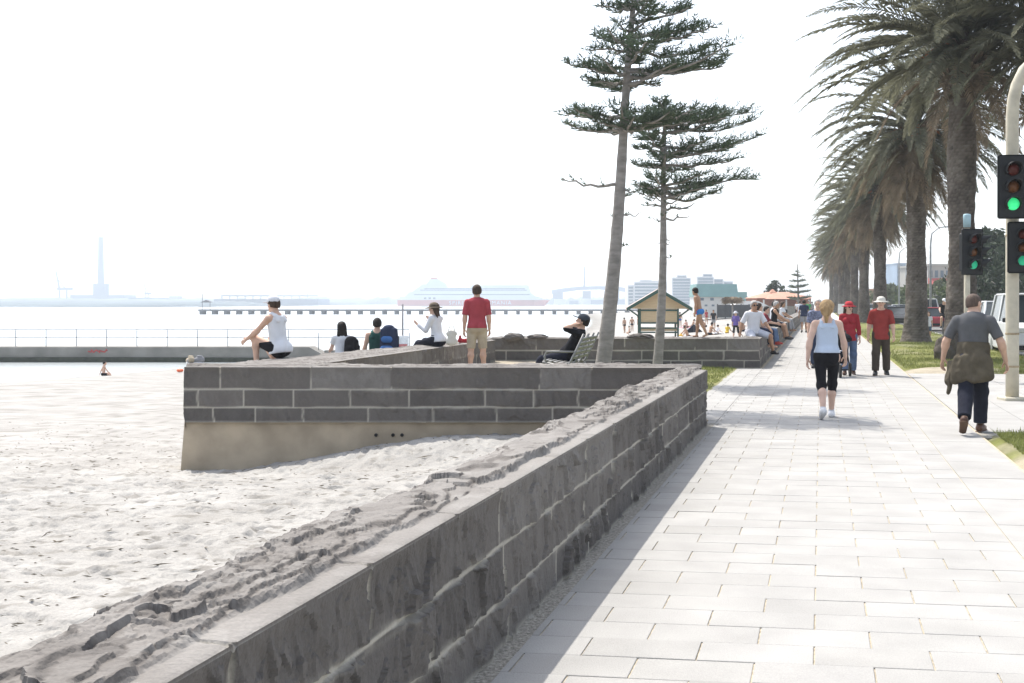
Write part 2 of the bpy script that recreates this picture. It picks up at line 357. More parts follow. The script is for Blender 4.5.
rough_sheet('palm_verge', 2.02, 6.05, 26.6, 140, .01, .08, None, .2, .35, bare_palm)
rough_sheet('far_palm_verge', 2.02, 6.05, 140, 300, .01, .05, None, 1, 3)
rough_sheet('corner_verge', 2.02, 6.05, -5, 14.5, .0, .10, None, .12, .12, bare_near)
# plaza behind the second wall: falls gently from the sea wall to the promenade
def plaza_z(x, y=22.): return float(np.interp(x - K * y, [-7.5, -2.05], [.19, .004]))
yy = np.arange(16.1, 29.6, .3); tt = np.linspace(0, 1, 60); V = []
Yq, Tq = np.meshgrid(yy, tt, indexing='ij'); xl = -3.3 + .228 * (Yq - 16.3); xr = C0 + K * Yq - .52; Xq = xl + (xr - xl) * Tq
Zq = np.interp(Xq - K * Yq, [-7.5, -2.05], [.19, .004])
gr = sm(-.1, .25, (Xq - K * Yq + 4.9) / 3 + .25 * fbm(Xq, Yq, seed=50)) * sm(-1.9, -2.15, Xq - K * Yq)
tone = np.clip(.5 + .35 * fbm(Xq * 1.7, Yq * 1.7, seed=51), 0, 1)
tag(mesh('plaza', np.stack([Xq, Yq, Zq], -1), grid_faces(*Yq.shape), VERGE, col=np.stack([tone.ravel(), 1 - gr.ravel(), gr.ravel()], -1)), kind='structure')
def blades(name, pts, h, seed, mat):
    r = np.random.default_rng(seed); n = len(pts); a = r.uniform(0, 6.28, n); hh = h * r.uniform(.4, 1.2, n); wd = .006 + .004 * r.random(n)
    P = np.asarray(pts); d = np.stack([np.cos(a) * wd, np.sin(a) * wd, 0 * a], -1); ln = np.stack([r.normal(0, .4, n) * hh, r.normal(0, .4, n) * hh, hh], -1)
    V = np.stack([P - d, P + d, P + ln], 1).reshape(-1, 3); Fc = np.arange(3 * n).reshape(-1, 3)
    return tag(mesh(name, V, Fc, mat, smooth=False), kind='stuff')
GRASS = M('grass_blades', (.20, .22, .07), .8, .35, 2.5, trans=.3)
def scatter(n, fy, fc, dens, seed):
    r = np.random.default_rng(seed); y = fy(r, n * 4); c = fc(r, n * 4); k = r.random(n * 4) < dens(c, y); y, c = y[k][:n], c[k][:n]; return c, y
c, y = scatter(9000, lambda r, n: r.uniform(16.6, 28.8, n), lambda r, n: r.uniform(-6.5, -2.1, n), lambda c, y: sm(-.1, .25, (c + 4.9) / 3 + .25 * fbm(c + K * y, y, seed=50)), 1)
blades('plaza_grass', np.stack([c + K * y, y, np.interp(c, [-7.5, -2.05], [.19, .004])], -1), .07, 1, GRASS)
c, y = scatter(26000, lambda r, n: 26.7 + 40 * r.random(n) ** 1.6, lambda r, n: r.uniform(2.05, 6, n), lambda c, y: 1 - bare_palm(c, y) * 1.6, 2)
blades('verge_grass', np.stack([c + K * y, y, 0 * y + .03], -1), .09, 2, GRASS)
c, y = scatter(9000, lambda r, n: r.uniform(8, 14.4, n), lambda r, n: r.uniform(2.15, 4.2, n), lambda c, y: 1 - bare_near(c, y) * 1.5, 3)
blades('corner_grass', np.stack([c + K * y, y, 0 * y + .03], -1), .08, 3, GRASS)

# ------------------------------------------------------------------ sea walls of rock-faced bluestone
BLUE = attr_mat('bluestone', [(0, (.098, .090, .084)), (.5, (.145, .132, .120)), (1, (.245, .232, .216))], (.40, .375, .32), rough=.88, grain=90, gvar=.16, bump=.5, bscale=45)
def sea_wall(label, A, B, flip, thick, h0, h1, ztop_amp, res, profres, seed, zbase=(0., 0.), courses=(.0, .23, .49), margin=.085, thickB=None, joints=(.55, 1.15), endround=.05, topblk=1.15, base_drop=.05, mortar=.010, facerough=1.0):
    """A->B is the foot line of the visible face; flip=+1 face looks to the right of A->B"""
    A, B = Vector((*A, 0)), Vector((*B, 0)); L = (B - A).length; U = (B - A) / L; N = Vector((U.y, -U.x, 0)) * flip
    s = res if hasattr(res, '__len__') else np.linspace(0, L, int(L / res) + 1); nu = len(s)
    nf, nt_, nb = int(.8 / profres), max(8, int(thick / (profres * 1.0))), 14
    rs = np.random.default_rng(seed)
    thB = thick if thickB is None else thickB
    # courses: bounds as fraction of the face height .77
    cb = list(courses) + [.77]; lay = []
    for i in range(len(courses)):
        js = [-rs.uniform(0, .8)]; top = i == len(courses) - 1
        while js[-1] < L + 2: js.append(js[-1] + (rs.uniform(*joints) * (topblk if top else 1)))
        lay.append((np.array(js), rs.random((len(js), 4))))
    def block(ci, s_):
        js, rv = lay[ci]; k = np.clip(np.searchsorted(js, s_) - 1, 0, len(js) - 2); return k, np.minimum(s_ - js[k], js[k + 1] - s_), rv[k]
    S = s[:, None]; H = np.interp(s, [0, L], [h0, h1])[:, None]; TH = np.interp(s, [0, L], [thick, thB])[:, None]; ZB = np.interp(s, [0, L], zbase)[:, None]
    rows = []
    # face
    v = np.linspace(-base_drop / .77, 1, nf)[None, :]; zf = v * .77; Sf = np.broadcast_to(S, (nu, nf)); Zf = np.broadcast_to(zf, (nu, nf))
    wob = .012 * fbm(Sf * 2.1, Zf * 3, seed=seed + 1, oct=3)
    ci = np.clip(np.searchsorted(cb, zf + 0 * S + wob * .5, side='right') - 1, 0, len(courses) - 1)
    disp = np.zeros((nu, nf)); mort = np.zeros((nu, nf)); tone = np.zeros((nu, nf))
    for i in range(len(courses)):
        m = ci == i; k, dj, rv = block(i, Sf + wob)
        dz = np.minimum(Zf + wob * .5 - cb[i] if i else Zf * 0 + 9, cb[i + 1] - Zf - wob * .5 if i < len(courses) - 1 else Zf * 0 + 9)
        top = i == len(courses) - 1; djj = dj * (2.0 if top else 1)
        d = np.minimum(djj, dz); e = sm(mortar * .7, mortar * 1.9, d)
        tall = 1.0; big = facet(Sf * 6.5 + k * 7.3 + wob * 12 + Zf * 1.5, Zf * 3.2 + k * 3.1, seed + 11); sml = facet(Sf * 21 + Zf * 7 + 12 * wob, Zf * 7.5 - Sf * 2, seed + 17)
        rough = (.024 + .022 * rv[..., 0]) * big + .017 * sml + .007 * fbm(Sf * 13, Zf * 7, seed=seed + 5) + .008 * rv[..., 1]
        rough = np.maximum(rough * facerough - .024 * facerough, .0005 + .002 * sml)
        if top: rough = rough * sm(.77, .77 - margin * 1.1, Zf) - .0 + .022 * (1 - sm(.77, .77 - margin * 1.1, Zf))
        dd = .002 * (1 - e) + rough * e
        disp = np.where(m, dd, disp); mort = np.where(m, 1 - sm(mortar * .7, mortar * 1.6, d), mort); tone = np.where(m, np.clip(rv[..., 2] * .5 + .05 + (.18 if top else 0) + .12 * (sml - .5), 0, 1), tone)  # low facets toned darker: relief shading put into the face colour
    smear = sm(.25, .6, fbm(Sf * 1.7, Zf * 7, seed=seed + 23)) * sm(.05, .0, np.minimum.reduce([np.abs(Zf - c) for c in courses[1:]])) * .6
    mort = np.clip(mort + smear * .7 + .75 * sm(.035, -.01, Zf), 0, 1)
    face_off = -disp; rows.append((face_off, ZB + Zf / .77 * H, mort, tone))
    # top: dressed margin then broken rock
    tp = np.linspace(0, 1, nt_)[None, :]; D = tp * TH; ms = margin
    St = np.broadcast_to(S, D.shape)
    k, dj, rv = block(len(courses) - 1, St + .012 * fbm(St * 2, D * 6, seed=seed + 31))
    w1, w2 = fbm(St * 3, D * 5, seed=seed + 40, oct=3), fbm(St * 3 + 9, D * 5 + 4, seed=seed + 43, oct=3)
    f1 = facet(St * 1.5 + .35 * w1 + D, D * 3.2 + .4 * w2, seed + 50); f2 = facet(St * 7 + .7 * w2 + D * 3, D * 12 + .7 * w1, seed + 56); f3 = facet(St * 19 + w1, D * 24 + w2, seed + 61)
    rgh = sm(-.15, .35, vn(St * 1.0 + 5, D * 2.2 + .3 * w2, seed=seed + 74) + .25 * w1)
    fld = 1.9 + 1.2 * vn(St * 1.1 + .2 * w1, D * 2.6 + .2 * w2, seed=seed + 68) + .25 * w1 + .9 * (rv[..., 1] - .5) + 1.5 * (f1 - .5) + .35 * (f2 - .5) * rgh - 1.6 * sm(.72, 1.0, D / TH + .1 * w2) - 1.3 * sm(.32, .12, D / TH + .12 * w1)
    lay_ = np.floor(fld); frc = fld - lay_; terr = lay_ + sm(.80, .93, frc); brk = sm(.70, .80, frc) * sm(1.0, .93, frc)
    flat = 1 - sm(.25, .6, np.abs(fbm(St * 1.7 + 7, D * 3.3, seed=seed + 71, oct=2)))
    up = .015 * terr + (.015 * f2 + .009 * f3 + .005 * fbm(St * 22, D * 22, seed=seed + 66)) * (.10 + .80 * rgh) + .004 * fbm(St * 9, D * 9, seed=seed + 67) + .010 * rv[..., 0]
    mw = ms * (1 + .25 * fbm(St * 4, D * 0, seed=seed + 75, oct=2))
    rise = sm(mw, mw + .018, D) * sm(TH + .015, TH - .03, D)
    jn = 1 - sm(.004, .014, dj)
    zt = ztop_amp * up * rise / .1 - .010 * jn * (D < ms * 1.6) - .012 * np.exp(-D / .012) * 1 - .06 * (1 - sm(TH + .01, TH - .10, D))
    t_tone = np.clip(.70 + .28 * (f2 - .5) * (1 - flat) + .14 * (rv[..., 2] - .3) + .16 * (1 - rise) - .45 * brk * rise + .12 * fbm(St * 4, D * 4, seed=seed + 73, oct=3), 0, 1)  # top painted paler as if sunlit; step edges toned darker
    # broken sea-side edge
    D2 = D + (fbm(St * 3.1, D * 0, seed=seed + 77, oct=4) * .045) * sm(.3, 1, tp)
    rows.append((D2 - .022 * (1 - tp) ** 6, ZB + H + zt, np.clip(.5 * jn * (D < ms), 0, 1), t_tone))
    # back
    vb = np.linspace(.93, -1.6, nb)[None, :]; Sb = np.broadcast_to(S, (nu, nb)); Zb = np.broadcast_to(vb * .77, (nu, nb))
    rows.append((TH + .03 * facet(Sb * 4, Zb * 5, seed + 80) + fbm(Sb * 3.1, Sb * 0, seed=seed + 77, oct=4) * .045, ZB + vb * H, Zb * 0, Zb * 0 + .4))
    off = np.concatenate([r[0] for r in rows], 1); zz = np.concatenate([np.broadcast_to(r[1], r[0].shape) for r in rows], 1)
    mo = np.concatenate([r[2] for r in rows], 1); tn = np.concatenate([r[3] for r in rows], 1)
    ends = endround * (sm(.12, 0, s) - sm(L - .12, L, s))          # ends pulled in and rounded
    thf = np.clip(off / np.maximum(TH, .01), 0, 1)
    bul = (np.abs(thf - .5) * 2) ** 2
    se = s[:, None] + ends[:, None] * bul + .02 * (sm(.05, 0, s) + sm(L - .05, L, s))[:, None] * fbm(zz * 6, off * 6, seed=seed + 90)
    Vx = A.x + U.x * se - N.x * off; Vy = A.y + U.y * se - N.y * off
    V = np.stack([Vx, Vy, zz], -1); np_ = V.shape[1]; Fg = grid_faces(nu, np_)
    if flip < 0: Fg = Fg[:, ::-1]
    Fl = [tuple(f) for f in Fg.tolist()]; a = list(range(np_)); b = [(nu - 1) * np_ + i for i in range(np_)]
    Fl += [tuple(a), tuple(reversed(b))]
    root = tag(thing('sea_wall', label, 'stone wall', A), kind='thing')
    V = V.reshape(-1, 3) - np.array(A)
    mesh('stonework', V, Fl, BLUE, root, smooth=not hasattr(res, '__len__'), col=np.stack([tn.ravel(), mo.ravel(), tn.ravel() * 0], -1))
    return root
def fl(y, off=0.): return (C0 + K * y + off, y)
_y = [1.2]
while _y[-1] < 15.55: _y.append(_y[-1] + max(.0055, .0028 * _y[-1]))
WS = (np.array(_y) - 1.2) / (_y[-1] - 1.2) * 14.35 * math.hypot(1, K)
sea_wall('long low bluestone wall running along the left edge of the promenade from the foreground', fl(1.2), fl(15.55), 1, .47, .775, .745, .085, WS, .0075, 100, mortar=.008)
w2 = sea_wall('bluestone wall on a tan concrete footing that juts out square onto the sand', (-4.52, 15.9), (2.62, 15.9), 1, .62, .76, .75, .07, .02, .016, 200, base_drop=0., courses=(.03, .21, .46), endround=.03, facerough=.7, mortar=.009)
FOOT = M('stained_concrete', (.41, .34, .25), .9, .2, 2.5, .15, 40)
fb = MB(); fb.add([(-4.60, 15.93, -1.3), (2.7, 15.93, -1.3), (2.7, 16.45, -1.3), (-4.60, 16.45, -1.3), (-4.505, 15.96, .026), (2.7, 15.96, .026), (2.7, 16.45, .026), (-4.505, 16.45, .026)],
    [(3, 2, 1, 0), (4, 5, 6, 7), (0, 1, 5, 4), (1, 2, 6, 5), (2, 3, 7, 6), (3, 0, 4, 7)])
fo = fb.out('concrete_footing', FOOT, w2); fo.location = (4.52, -15.9, 0)
HOLE = M('dark_hole', (.02, .02, .02))
for hx in (376, 393, 402): q = px(hx, 435, 15.95); MB().tube([(q.x + 4.52, 15.936 - 15.9, q.z), (q.x + 4.52, 15.96 - 15.9, q.z)], .024, 10).out('drain_hole', HOLE, w2)
sea_wall('bluestone wall with a broad broken top on the seaward side of the plaza', (-3.02, 16.45), (-.40, 28.4), 1, 1.30, .74, .72, .07, .03, .03, 300, zbase=(.0, .0), thickB=.5)
sea_wall('bluestone wall closing the far side of the plaza, small boy walking on top', (-.9, 28.95), fl(28.95), 1, .6, .745, .735, .06, .025, .018, 400, courses=(.0, .2, .46), facerough=.7, mortar=.013, endround=.0)
sea_wall('far bluestone wall running along the promenade with people seated on it', fl(28.98, .0), fl(250), 1, .55, .74, .74, .06, .10, .03, 500)

# ------------------------------------------------------------------ trees
def leafmat(name, c, v=.3, tr=.25): return M(name, c, .75, v, 1.7, trans=tr, spec=.25)
PINE_N = leafmat('pine_needles', (.165, .21, .145), .35, .55); PINE_B = M('pine_bark', (.27, .25, .23), .95, .25, 5, .7, 30, stretch=(1, 1, 2.5))
def shoots(base, d, ln, rad):
    """many tapered four-sided needle shoots at once: base (n,3), direction (n,3), length (n,), radius (n,)"""
    d = d / np.linalg.norm(d, axis=1, keepdims=True); a = np.cross(d, np.array([.31, .17, .93])); a /= np.linalg.norm(a, axis=1, keepdims=True); b = np.cross(d, a)
    rad = rad[:, None]; ln = ln[:, None]; mid = base + d * ln * .35
    V = np.stack([base, mid + a * rad, mid + (-.5 * a + .87 * b) * rad, mid + (-.5 * a - .87 * b) * rad, base + d * ln], 1)
    f = np.array([[0, 2, 1], [0, 3, 2], [0, 1, 3], [4, 1, 2], [4, 2, 3], [4, 3, 1]]); n = len(base)
    return V.reshape(-1, 3), (f[None] + (np.arange(n) * 5)[:, None, None]).reshape(-1, 3)
def norfolk(label, Y, base, top, wh, rad, seed, group=None):
    """base/top: trunk in pixels; wh: whorls (y_px, left_px, right_px, thickness_px, density)"""
    r = np.random.default_rng(seed); P0 = px(base[0], base[1], Y); P1 = px(top[0], top[1], Y); P0.z = plaza_z(P0.x) - .1 if Y < 40 else -.1
    k = Y / F_PX
    def trunk_at(z): t = (z - P0.z) / (P1.z - P0.z); return P0 + (P1 - P0) * t + Vector((.05 * math.sin(t * 5), .03 * math.sin(t * 4), 0))
    root = thing('norfolk_pine', label, 'tree', P0, group=group)
    zs = np.linspace(P0.z, P1.z, 60); tb = MB(); rr = []
    for i, z in enumerate(zs): t = i / 59; rr.append(rad * (1 - .72 * t) * (1 + .06 * (i % 5 == 0)) * (1 + .5 * max(0, .04 - t) / .04))
    tb.tube([trunk_at(z) - P0 for z in zs], rr, 14); tr = tb.out('trunk', PINE_B, root, True)
    br = MB(); B, D, Ls, Rs = [], [], [], []
    for (yp, lp, rp, th, den) in wh:
        z0 = EYE - (yp - HOR) * k; c = trunk_at(z0); n = max(3, int(7 * min(1, den + .2)))
        a0 = r.uniform(0, 6.28)
        for j in range(n):
            a = a0 + 6.283 * j / n + r.normal(0, .12); ca = math.cos(a)
            ln = (rp * 1.1 if ca > 0 else lp * 1.06) * k; ln = ln * (abs(ca) ** .5 if abs(ca) > .5 else .6) * r.uniform(.78, 1.05)
            if abs(ca) <= .5: ln = (.5 * (lp + rp)) * k * r.uniform(.7, 1)
            zz = c + Vector((0, 0, r.normal(0, .07))); dirv = Vector((ca, math.sin(a), 0)); m = 9; pts = []
            sag = r.uniform(-.03, .07)
            for q in range(m): t = q / (m - 1); pts.append(zz + dirv * ln * t + Vector((0, 0, ln * (.11 * t * t - sag * math.sin(t * 3.1)) + .02 * r.normal())))
            br.tube([p - P0 for p in pts], [.035 * (1 - .8 * q / m) * min(1, ln / 1.5 + .3) for q in range(m)], 5, False)
            nb = int(ln / .055); side = dirv.cross(Vector((0, 0, 1)))
            for q in range(nb):
                t = .16 + .84 * (q + r.random()) / nb
                if r.random() > den * .82 or (t < .35 and r.random() < .35): continue
                f = t * (m - 1); i0 = min(m - 2, int(f)); p = pts[i0].lerp(pts[i0 + 1], f - i0)
                sl_ = (.10 + .42 * math.sin(min(1, t * 1.08) * 2.75)) * min(1.1, ln / 1.6) * r.uniform(.6, 1.15); sg = 1 if q % 2 else -1
                sd = (side * sg * r.uniform(.7, 1.1) + dirv * r.uniform(.4, .8) + Vector((0, 0, r.uniform(.0, .45)))).normalized()
                nt2 = int(6 + sl_ / .024)
                for g in range(nt2):
                    u = (g + r.random()) / nt2; bp = p + sd * sl_ * u + Vector((0, 0, .25 * sl_ * u * u))
                    up = Vector((r.normal(0, .6), r.normal(0, .6), r.uniform(-.2, 1.0))) + sd * .5
                    B.append(bp - P0); D.append(up); Ls.append(r.uniform(.06, .15) * (th / 14)); Rs.append(r.uniform(.006, .011))
                B.append(p - P0); D.append(sd); Ls.append(sl_ * 1.1); Rs.append(.014)
    V, Fc = shoots(np.array([tuple(v) for v in B]), np.array([tuple(v) for v in D]), np.array(Ls), np.array(Rs))
    o = len(V); F2 = [tuple(f) for f in Fc.tolist()] + [tuple(i + o for i in f) for f in br.f]
    mesh('crown', np.concatenate([V, np.array(br.v)]), F2, [PINE_N, PINE_B], root, False, mids=[0] * len(Fc) + [1] * len(br.f)); return root
norfolk('taller leaning norfolk pine on the plaza, beside the bench', 19, (598, 398), (637.5, -8), [
    (2, 22, 60, 14, 1.), (14, 34, 62, 14, 1.), (38, 36, 82, 14, 1.), (52, 40, 90, 15, 1.), (74, 56, 112, 16, 1.), (84, 50, 100, 12, .9), (123, 66, 70, 17, 1.), (131, 58, 60, 15, .95), (190, 58, 26, 9, .28), (213, 10, 22, 7, .35), (236, 5, 12, 6, .4)], .138, 11, 'norfolk pines on the plaza')
norfolk('shorter norfolk pine with a thin trunk in front of the far plaza wall', 24, (656, 380), (668, 96), [
    (112, 22, 60, 14, 1.), (120, 34, 88, 16, 1.), (133, 36, 84, 14, 1.), (152, 34, 84, 16, 1.), (166, 30, 82, 14, .9), (186, 34, 86, 16, 1.), (194, 24, 66, 12, .9), (208, 32, 44, 8, .45), (220, 16, 40, 7, .3), (243, 6, 26, 6, .35), (256, 5, 18, 6, .35)], .108, 12, 'norfolk pines on the plaza')
norfolk('small symmetrical norfolk pine standing by the red roofed kiosk', 130, (798, 318), (798, 264), [
    (272, 3, 3, 18, 1.), (276, 7, 7, 20, 1.), (281, 9, 9, 20, 1.), (287, 12, 12, 22, 1.), (293, 13, 13, 22, 1.), (299, 13, 13, 22, 1.)], .16, 13)

FROND_G = leafmat('palm_frond', (.165, .165, .112), .35, .4); FROND_B = leafmat('dry_palm_frond', (.25, .20, .14), .4, .35)
PTRUNK = attr_mat('palm_trunk', [(0, (.055, .047, .04)), (.5, (.12, .103, .087)), (1, (.20, .178, .152))], (.3, .2, .12), rough=.95, grain=30, gvar=.2, bump=.6, bscale=25, spec=.1)
BOOT = attr_mat('palm_boot', [(0, (.07, .055, .042)), (.6, (.17, .135, .10)), (1, (.36, .30, .22))], (.3, .2, .12), rough=.95, grain=30, gvar=.25, bump=.5, bscale=25, spec=.1)
FRUIT = M('fruit_stalk', (.34, .125, .045), .7, .3, 10)
def fronds(r, n, a0, a1, lmin, lmax, droop, nl=80, lw=.016, bias=0., ll=.46):
    """n arching fronds leaving the crown at polar angle a0..a1 (degrees from straight up)"""
    V, Fc, RV = [], [], MB(); o = 0
    for i in range(n):
        az = 2.39996 * i + r.normal(0, .2); pol = R(a0 + (a1 - a0) * ((i + .5) / n) ** .85 + r.normal(0, 4)); L = r.uniform(lmin, lmax)
        if math.cos(az) < 0: L *= 1 + bias
        h = np.array([math.cos(az), math.sin(az), 0.]); m = 14; P = [h * .22 * math.sin(pol) + np.array([0, 0, .25 * math.cos(pol)])]; ang = pol; dv = []
        for q in range(m):
            d = h * math.sin(ang) + np.array([0, 0, math.cos(ang)]); dv.append(d); P.append(P[-1] + d * L / m)
            ang = min(ang + droop * math.sin(min(ang, 2.9) + .25) * (q / m + .25) / m * 2.2, math.pi * .985)
        P = np.array(P); dv.append(dv[-1]); dv = np.array(dv)
        RV.tube(P.tolist(), [.035 * (1 - .85 * k / m) for k in range(m + 1)], 4, False)
        tw = r.uniform(-.5, .5); t = np.linspace(.13, 1, nl); f = t * m; i0 = np.minimum(m - 1, f.astype(int)); fr = (f - i0)[:, None]
        B = P[i0] * (1 - fr) + P[i0 + 1] * fr; dd = dv[i0]; sd = np.cross(dd, [0, 0, 1.]) + 1e-4; sd /= np.linalg.norm(sd, axis=1, keepdims=True)
        up = np.cross(sd, dd); c, s = math.cos(tw), math.sin(tw); sd, up = sd * c + up * s, up * c - sd * s
        for sg in (-1, 1):
            nn = len(t); le = ll * np.sin(np.clip(t * 1.0, 0, 1) * 2.6 + .42) * r.uniform(.85, 1.12, nn)
            dr = sd * sg * r.uniform(.75, 1.0, nn)[:, None] + dd * (.55 + .5 * t)[:, None] + up * r.uniform(.05, .5, nn)[:, None]; dr /= np.linalg.norm(dr, axis=1, keepdims=True)
            tip = B + dr * le[:, None] + np.array([0, 0, -1]) * (le * r.uniform(.12, .4, nn))[:, None]; md = B + dr * le[:, None] * .5
            wv = np.cross(dr, up + sd * .5 * r.normal(0, 1, nn)[:, None]); wv /= np.linalg.norm(wv, axis=1, keepdims=True); wv = wv * lw
            q = np.stack([B - wv * .5, B + wv * .5, md + wv, tip, md - wv], 1); V.append(q.reshape(-1, 3))
            Fc += [(o + 5 * k, o + 5 * k + 1, o + 5 * k + 2, o + 5 * k + 3, o + 5 * k + 4) for k in range(nn)]; o += 5 * nn
    V = [tuple(p) for p in np.concatenate(V)]
    return V + RV.v, Fc + [tuple(i + len(V) for i in f) for f in RV.f]
def palm_trunk(r, H, rb, rt):
    na, nz = 40, int(H / .035); th = np.linspace(0, 2 * math.pi, na, endpoint=False); z = np.linspace(0, H, nz); T, Zz = np.meshgrid(th, z, indexing='xy')
    t = Zz / H; rad = rb + (rt - rb) * t + .22 * np.exp(-Zz / .45) + .03 * np.sin(Zz * 1.3) + .03 * fbm(np.cos(T) * 1.5, np.sin(T) * 1.5, Zz * .7, 61)
    a, b = T * 15 / 6.2832 + .25 * vn(T * 2, Zz * 2, None, 8), Zz / .105 + .35 * vn(np.cos(T) * 3, np.sin(T) * 3, Zz * 2.5, 7); row = np.floor(b); s = ((a + .5 * (row % 2)) % 1 - .5) * 2; v = (b % 1)
    sc = (1 - np.abs(s) ** 3) * (.35 + .65 * v) * (1 - sm(.84, 1, v)); cell = _hash(row, np.floor(a + .5 * (row % 2)), row * 0, 5)
    rad = rad + (.024 * sc + .024 * cell + .02 * fbm(np.cos(T) * 4, np.sin(T) * 4, Zz * 5, 66)) * (1 - .4 * t); tone = np.clip(.15 + .5 * sc + .3 * cell + .25 * fbm(np.cos(T), np.sin(T), Zz * 1.5, 63), 0, 1)
    V = np.stack([np.cos(T) * rad, np.sin(T) * rad, Zz], -1).reshape(-1, 3); i = np.arange(nz - 1)[:, None] * na; k = np.arange(na)[None]; k2 = (k + 1) % na
    return V, np.stack([i + k, i + k2, i + na + k2, i + na + k], -1).reshape(-1, 4), np.stack([tone.ravel(), 0 * tone.ravel(), tone.ravel()], -1)
def palm_boot(r, rt):
    V, Fc, Cl = [], [], []
    for row in range(13):
        z = row * .12; rad = rt + .04 + .17 * math.sin(min(1, row / 9) * 1.57); n = 13
        for k in range(n):
            a = 6.2832 * (k + .5 * (row % 2)) / n + r.normal(0, .06); e = np.array([math.cos(a), math.sin(a), 0]); s = np.array([-math.sin(a), math.cos(a), 0]); u = np.array([0, 0, 1.])
            c = e * rad + u * z; w_, l = .085, r.uniform(.10, .2); o = len(V); tip = c + e * (.13 + .04 * r.normal()) + u * l
            V += [c - s * w_ - e * .08 - u * .05, c + s * w_ - e * .08 - u * .05, c + s * w_ * .9 + e * .04 + u * .03, c - s * w_ * .9 + e * .04 + u * .03, tip - s * w_ * .55, tip + s * w_ * .55, tip + s * w_ * .5 - e * .1 + u * .03, tip - s * w_ * .5 - e * .1 + u * .03]
            Fc += [(o, o + 1, o + 2, o + 3), (o + 3, o + 2, o + 5, o + 4), (o + 4, o + 5, o + 6, o + 7), (o, o + 3, o + 4, o + 7), (o + 1, o + 6, o + 5, o + 2)]
            q = r.uniform(.1, .6); Cl += [(q, 0, 0)] * 4 + [(min(1, q + .4), 0, 0)] * 4
    o = len(V)
    for z in (-.1, 1.75):
        for k in range(12): V.append(np.array([math.cos(k * .5236) * (rt + .04 if z < 0 else .4), math.sin(k * .5236) * (rt + .04 if z < 0 else .4), z])); Cl.append((.1, 0, 0))
    Fc += [(o + k, o + (k + 1) % 12, o + 12 + (k + 1) % 12, o + 12 + k) for k in range(12)]
    return V, Fc, np.array(Cl)
def make_palm(seed, label, H, loc, rz, dead=26, green=84, drooping=1., fl=(3.5, 4.4), top=112, group='palms in the row beside the promenade'):
    r = np.random.default_rng(seed); root = thing('date_palm', label, 'palm tree', loc, rz, group)
    V, Fc, Cl = palm_trunk(r, H, .39, .335); mesh('trunk', V, Fc, PTRUNK, root, True, Cl)
    V, Fc, Cl = palm_boot(r, .365); mesh('leaf_bases', V, Fc, BOOT, root, False, Cl, loc=(0, 0, H - .1))
    V, Fc = fronds(r, green, 4, top, fl[0], fl[1], 1.0 * drooping); mesh('crown', V, Fc, FROND_G, root, False, loc=(0, 0, H + 1.25))
    V, Fc = fronds(r, dead, 104, 150, 2.7, 3.7, 1.2, 60, .016); mesh('dry_fronds', V, Fc, FROND_B, root, False, loc=(0, 0, H + .95))
    for i in range(6):
        a = r.uniform(0, 6.28); h = Vector((math.cos(a), math.sin(a), 0)); b0 = Vector((0, 0, .3)); fs = MB()
        fs.tube([h * .3, h * .45 + b0, h * .6 + b0], [.03, .03, .03], 5)
        for k in range(9): q = h * r.uniform(.7, 1.05) + Vector((r.normal(0, .12), r.normal(0, .12), r.uniform(-.25, .1))); fs.tube([h * .58 + b0, q], [.02, .02], 4)
        fs.out('fruit_stalk', FRUIT, root, loc=(0, 0, H + 1.1))
    return root
def palm_xy(y): return Vector((4.4 + .2545 * y, y, 0))
pA = make_palm(21, 'nearest and largest date palm, standing behind the traffic lights', 7.6, palm_xy(33), .4, 9, 124, .68, (3.8, 4.9), 107)
pB = make_palm(22, 'second date palm with a flared bare trunk, behind the man in the red shirt', 7.3, palm_xy(46.7), 2.1, 44, 100, .95, (3.8, 4.7), 112)
for i, (y, src, rz, s, lb) in enumerate([(70, pB, .3, .97, 'third date palm along the row, shaggy brown skirt of hanging fronds'), (90, pB, 3.9, 1.0, 'fourth date palm along the row of palms by the promenade'),
        (108, pA, 1.3, .97, 'fifth date palm along the row of palms by the promenade'), (128, pB, 5.0, 1.0, 'sixth date palm along the row, well back from the people'), (150, pB, 1.9, .98, 'seventh date palm along the row, far down the promenade'),
        (178, pA, 4.2, 1.0, 'eighth date palm along the row, far down the promenade'), (212, pB, 2.8, 1.0, 'last date palm visible at the far end of the row')]):
    dup(src, lb, loc=palm_xy(y), rz=rz, scale=s)
dup(pA, 'date palm mostly outside the frame, its fronds hanging in at the upper right', loc=pc(7.0, 31.5), rz=3.3, scale=1.02)

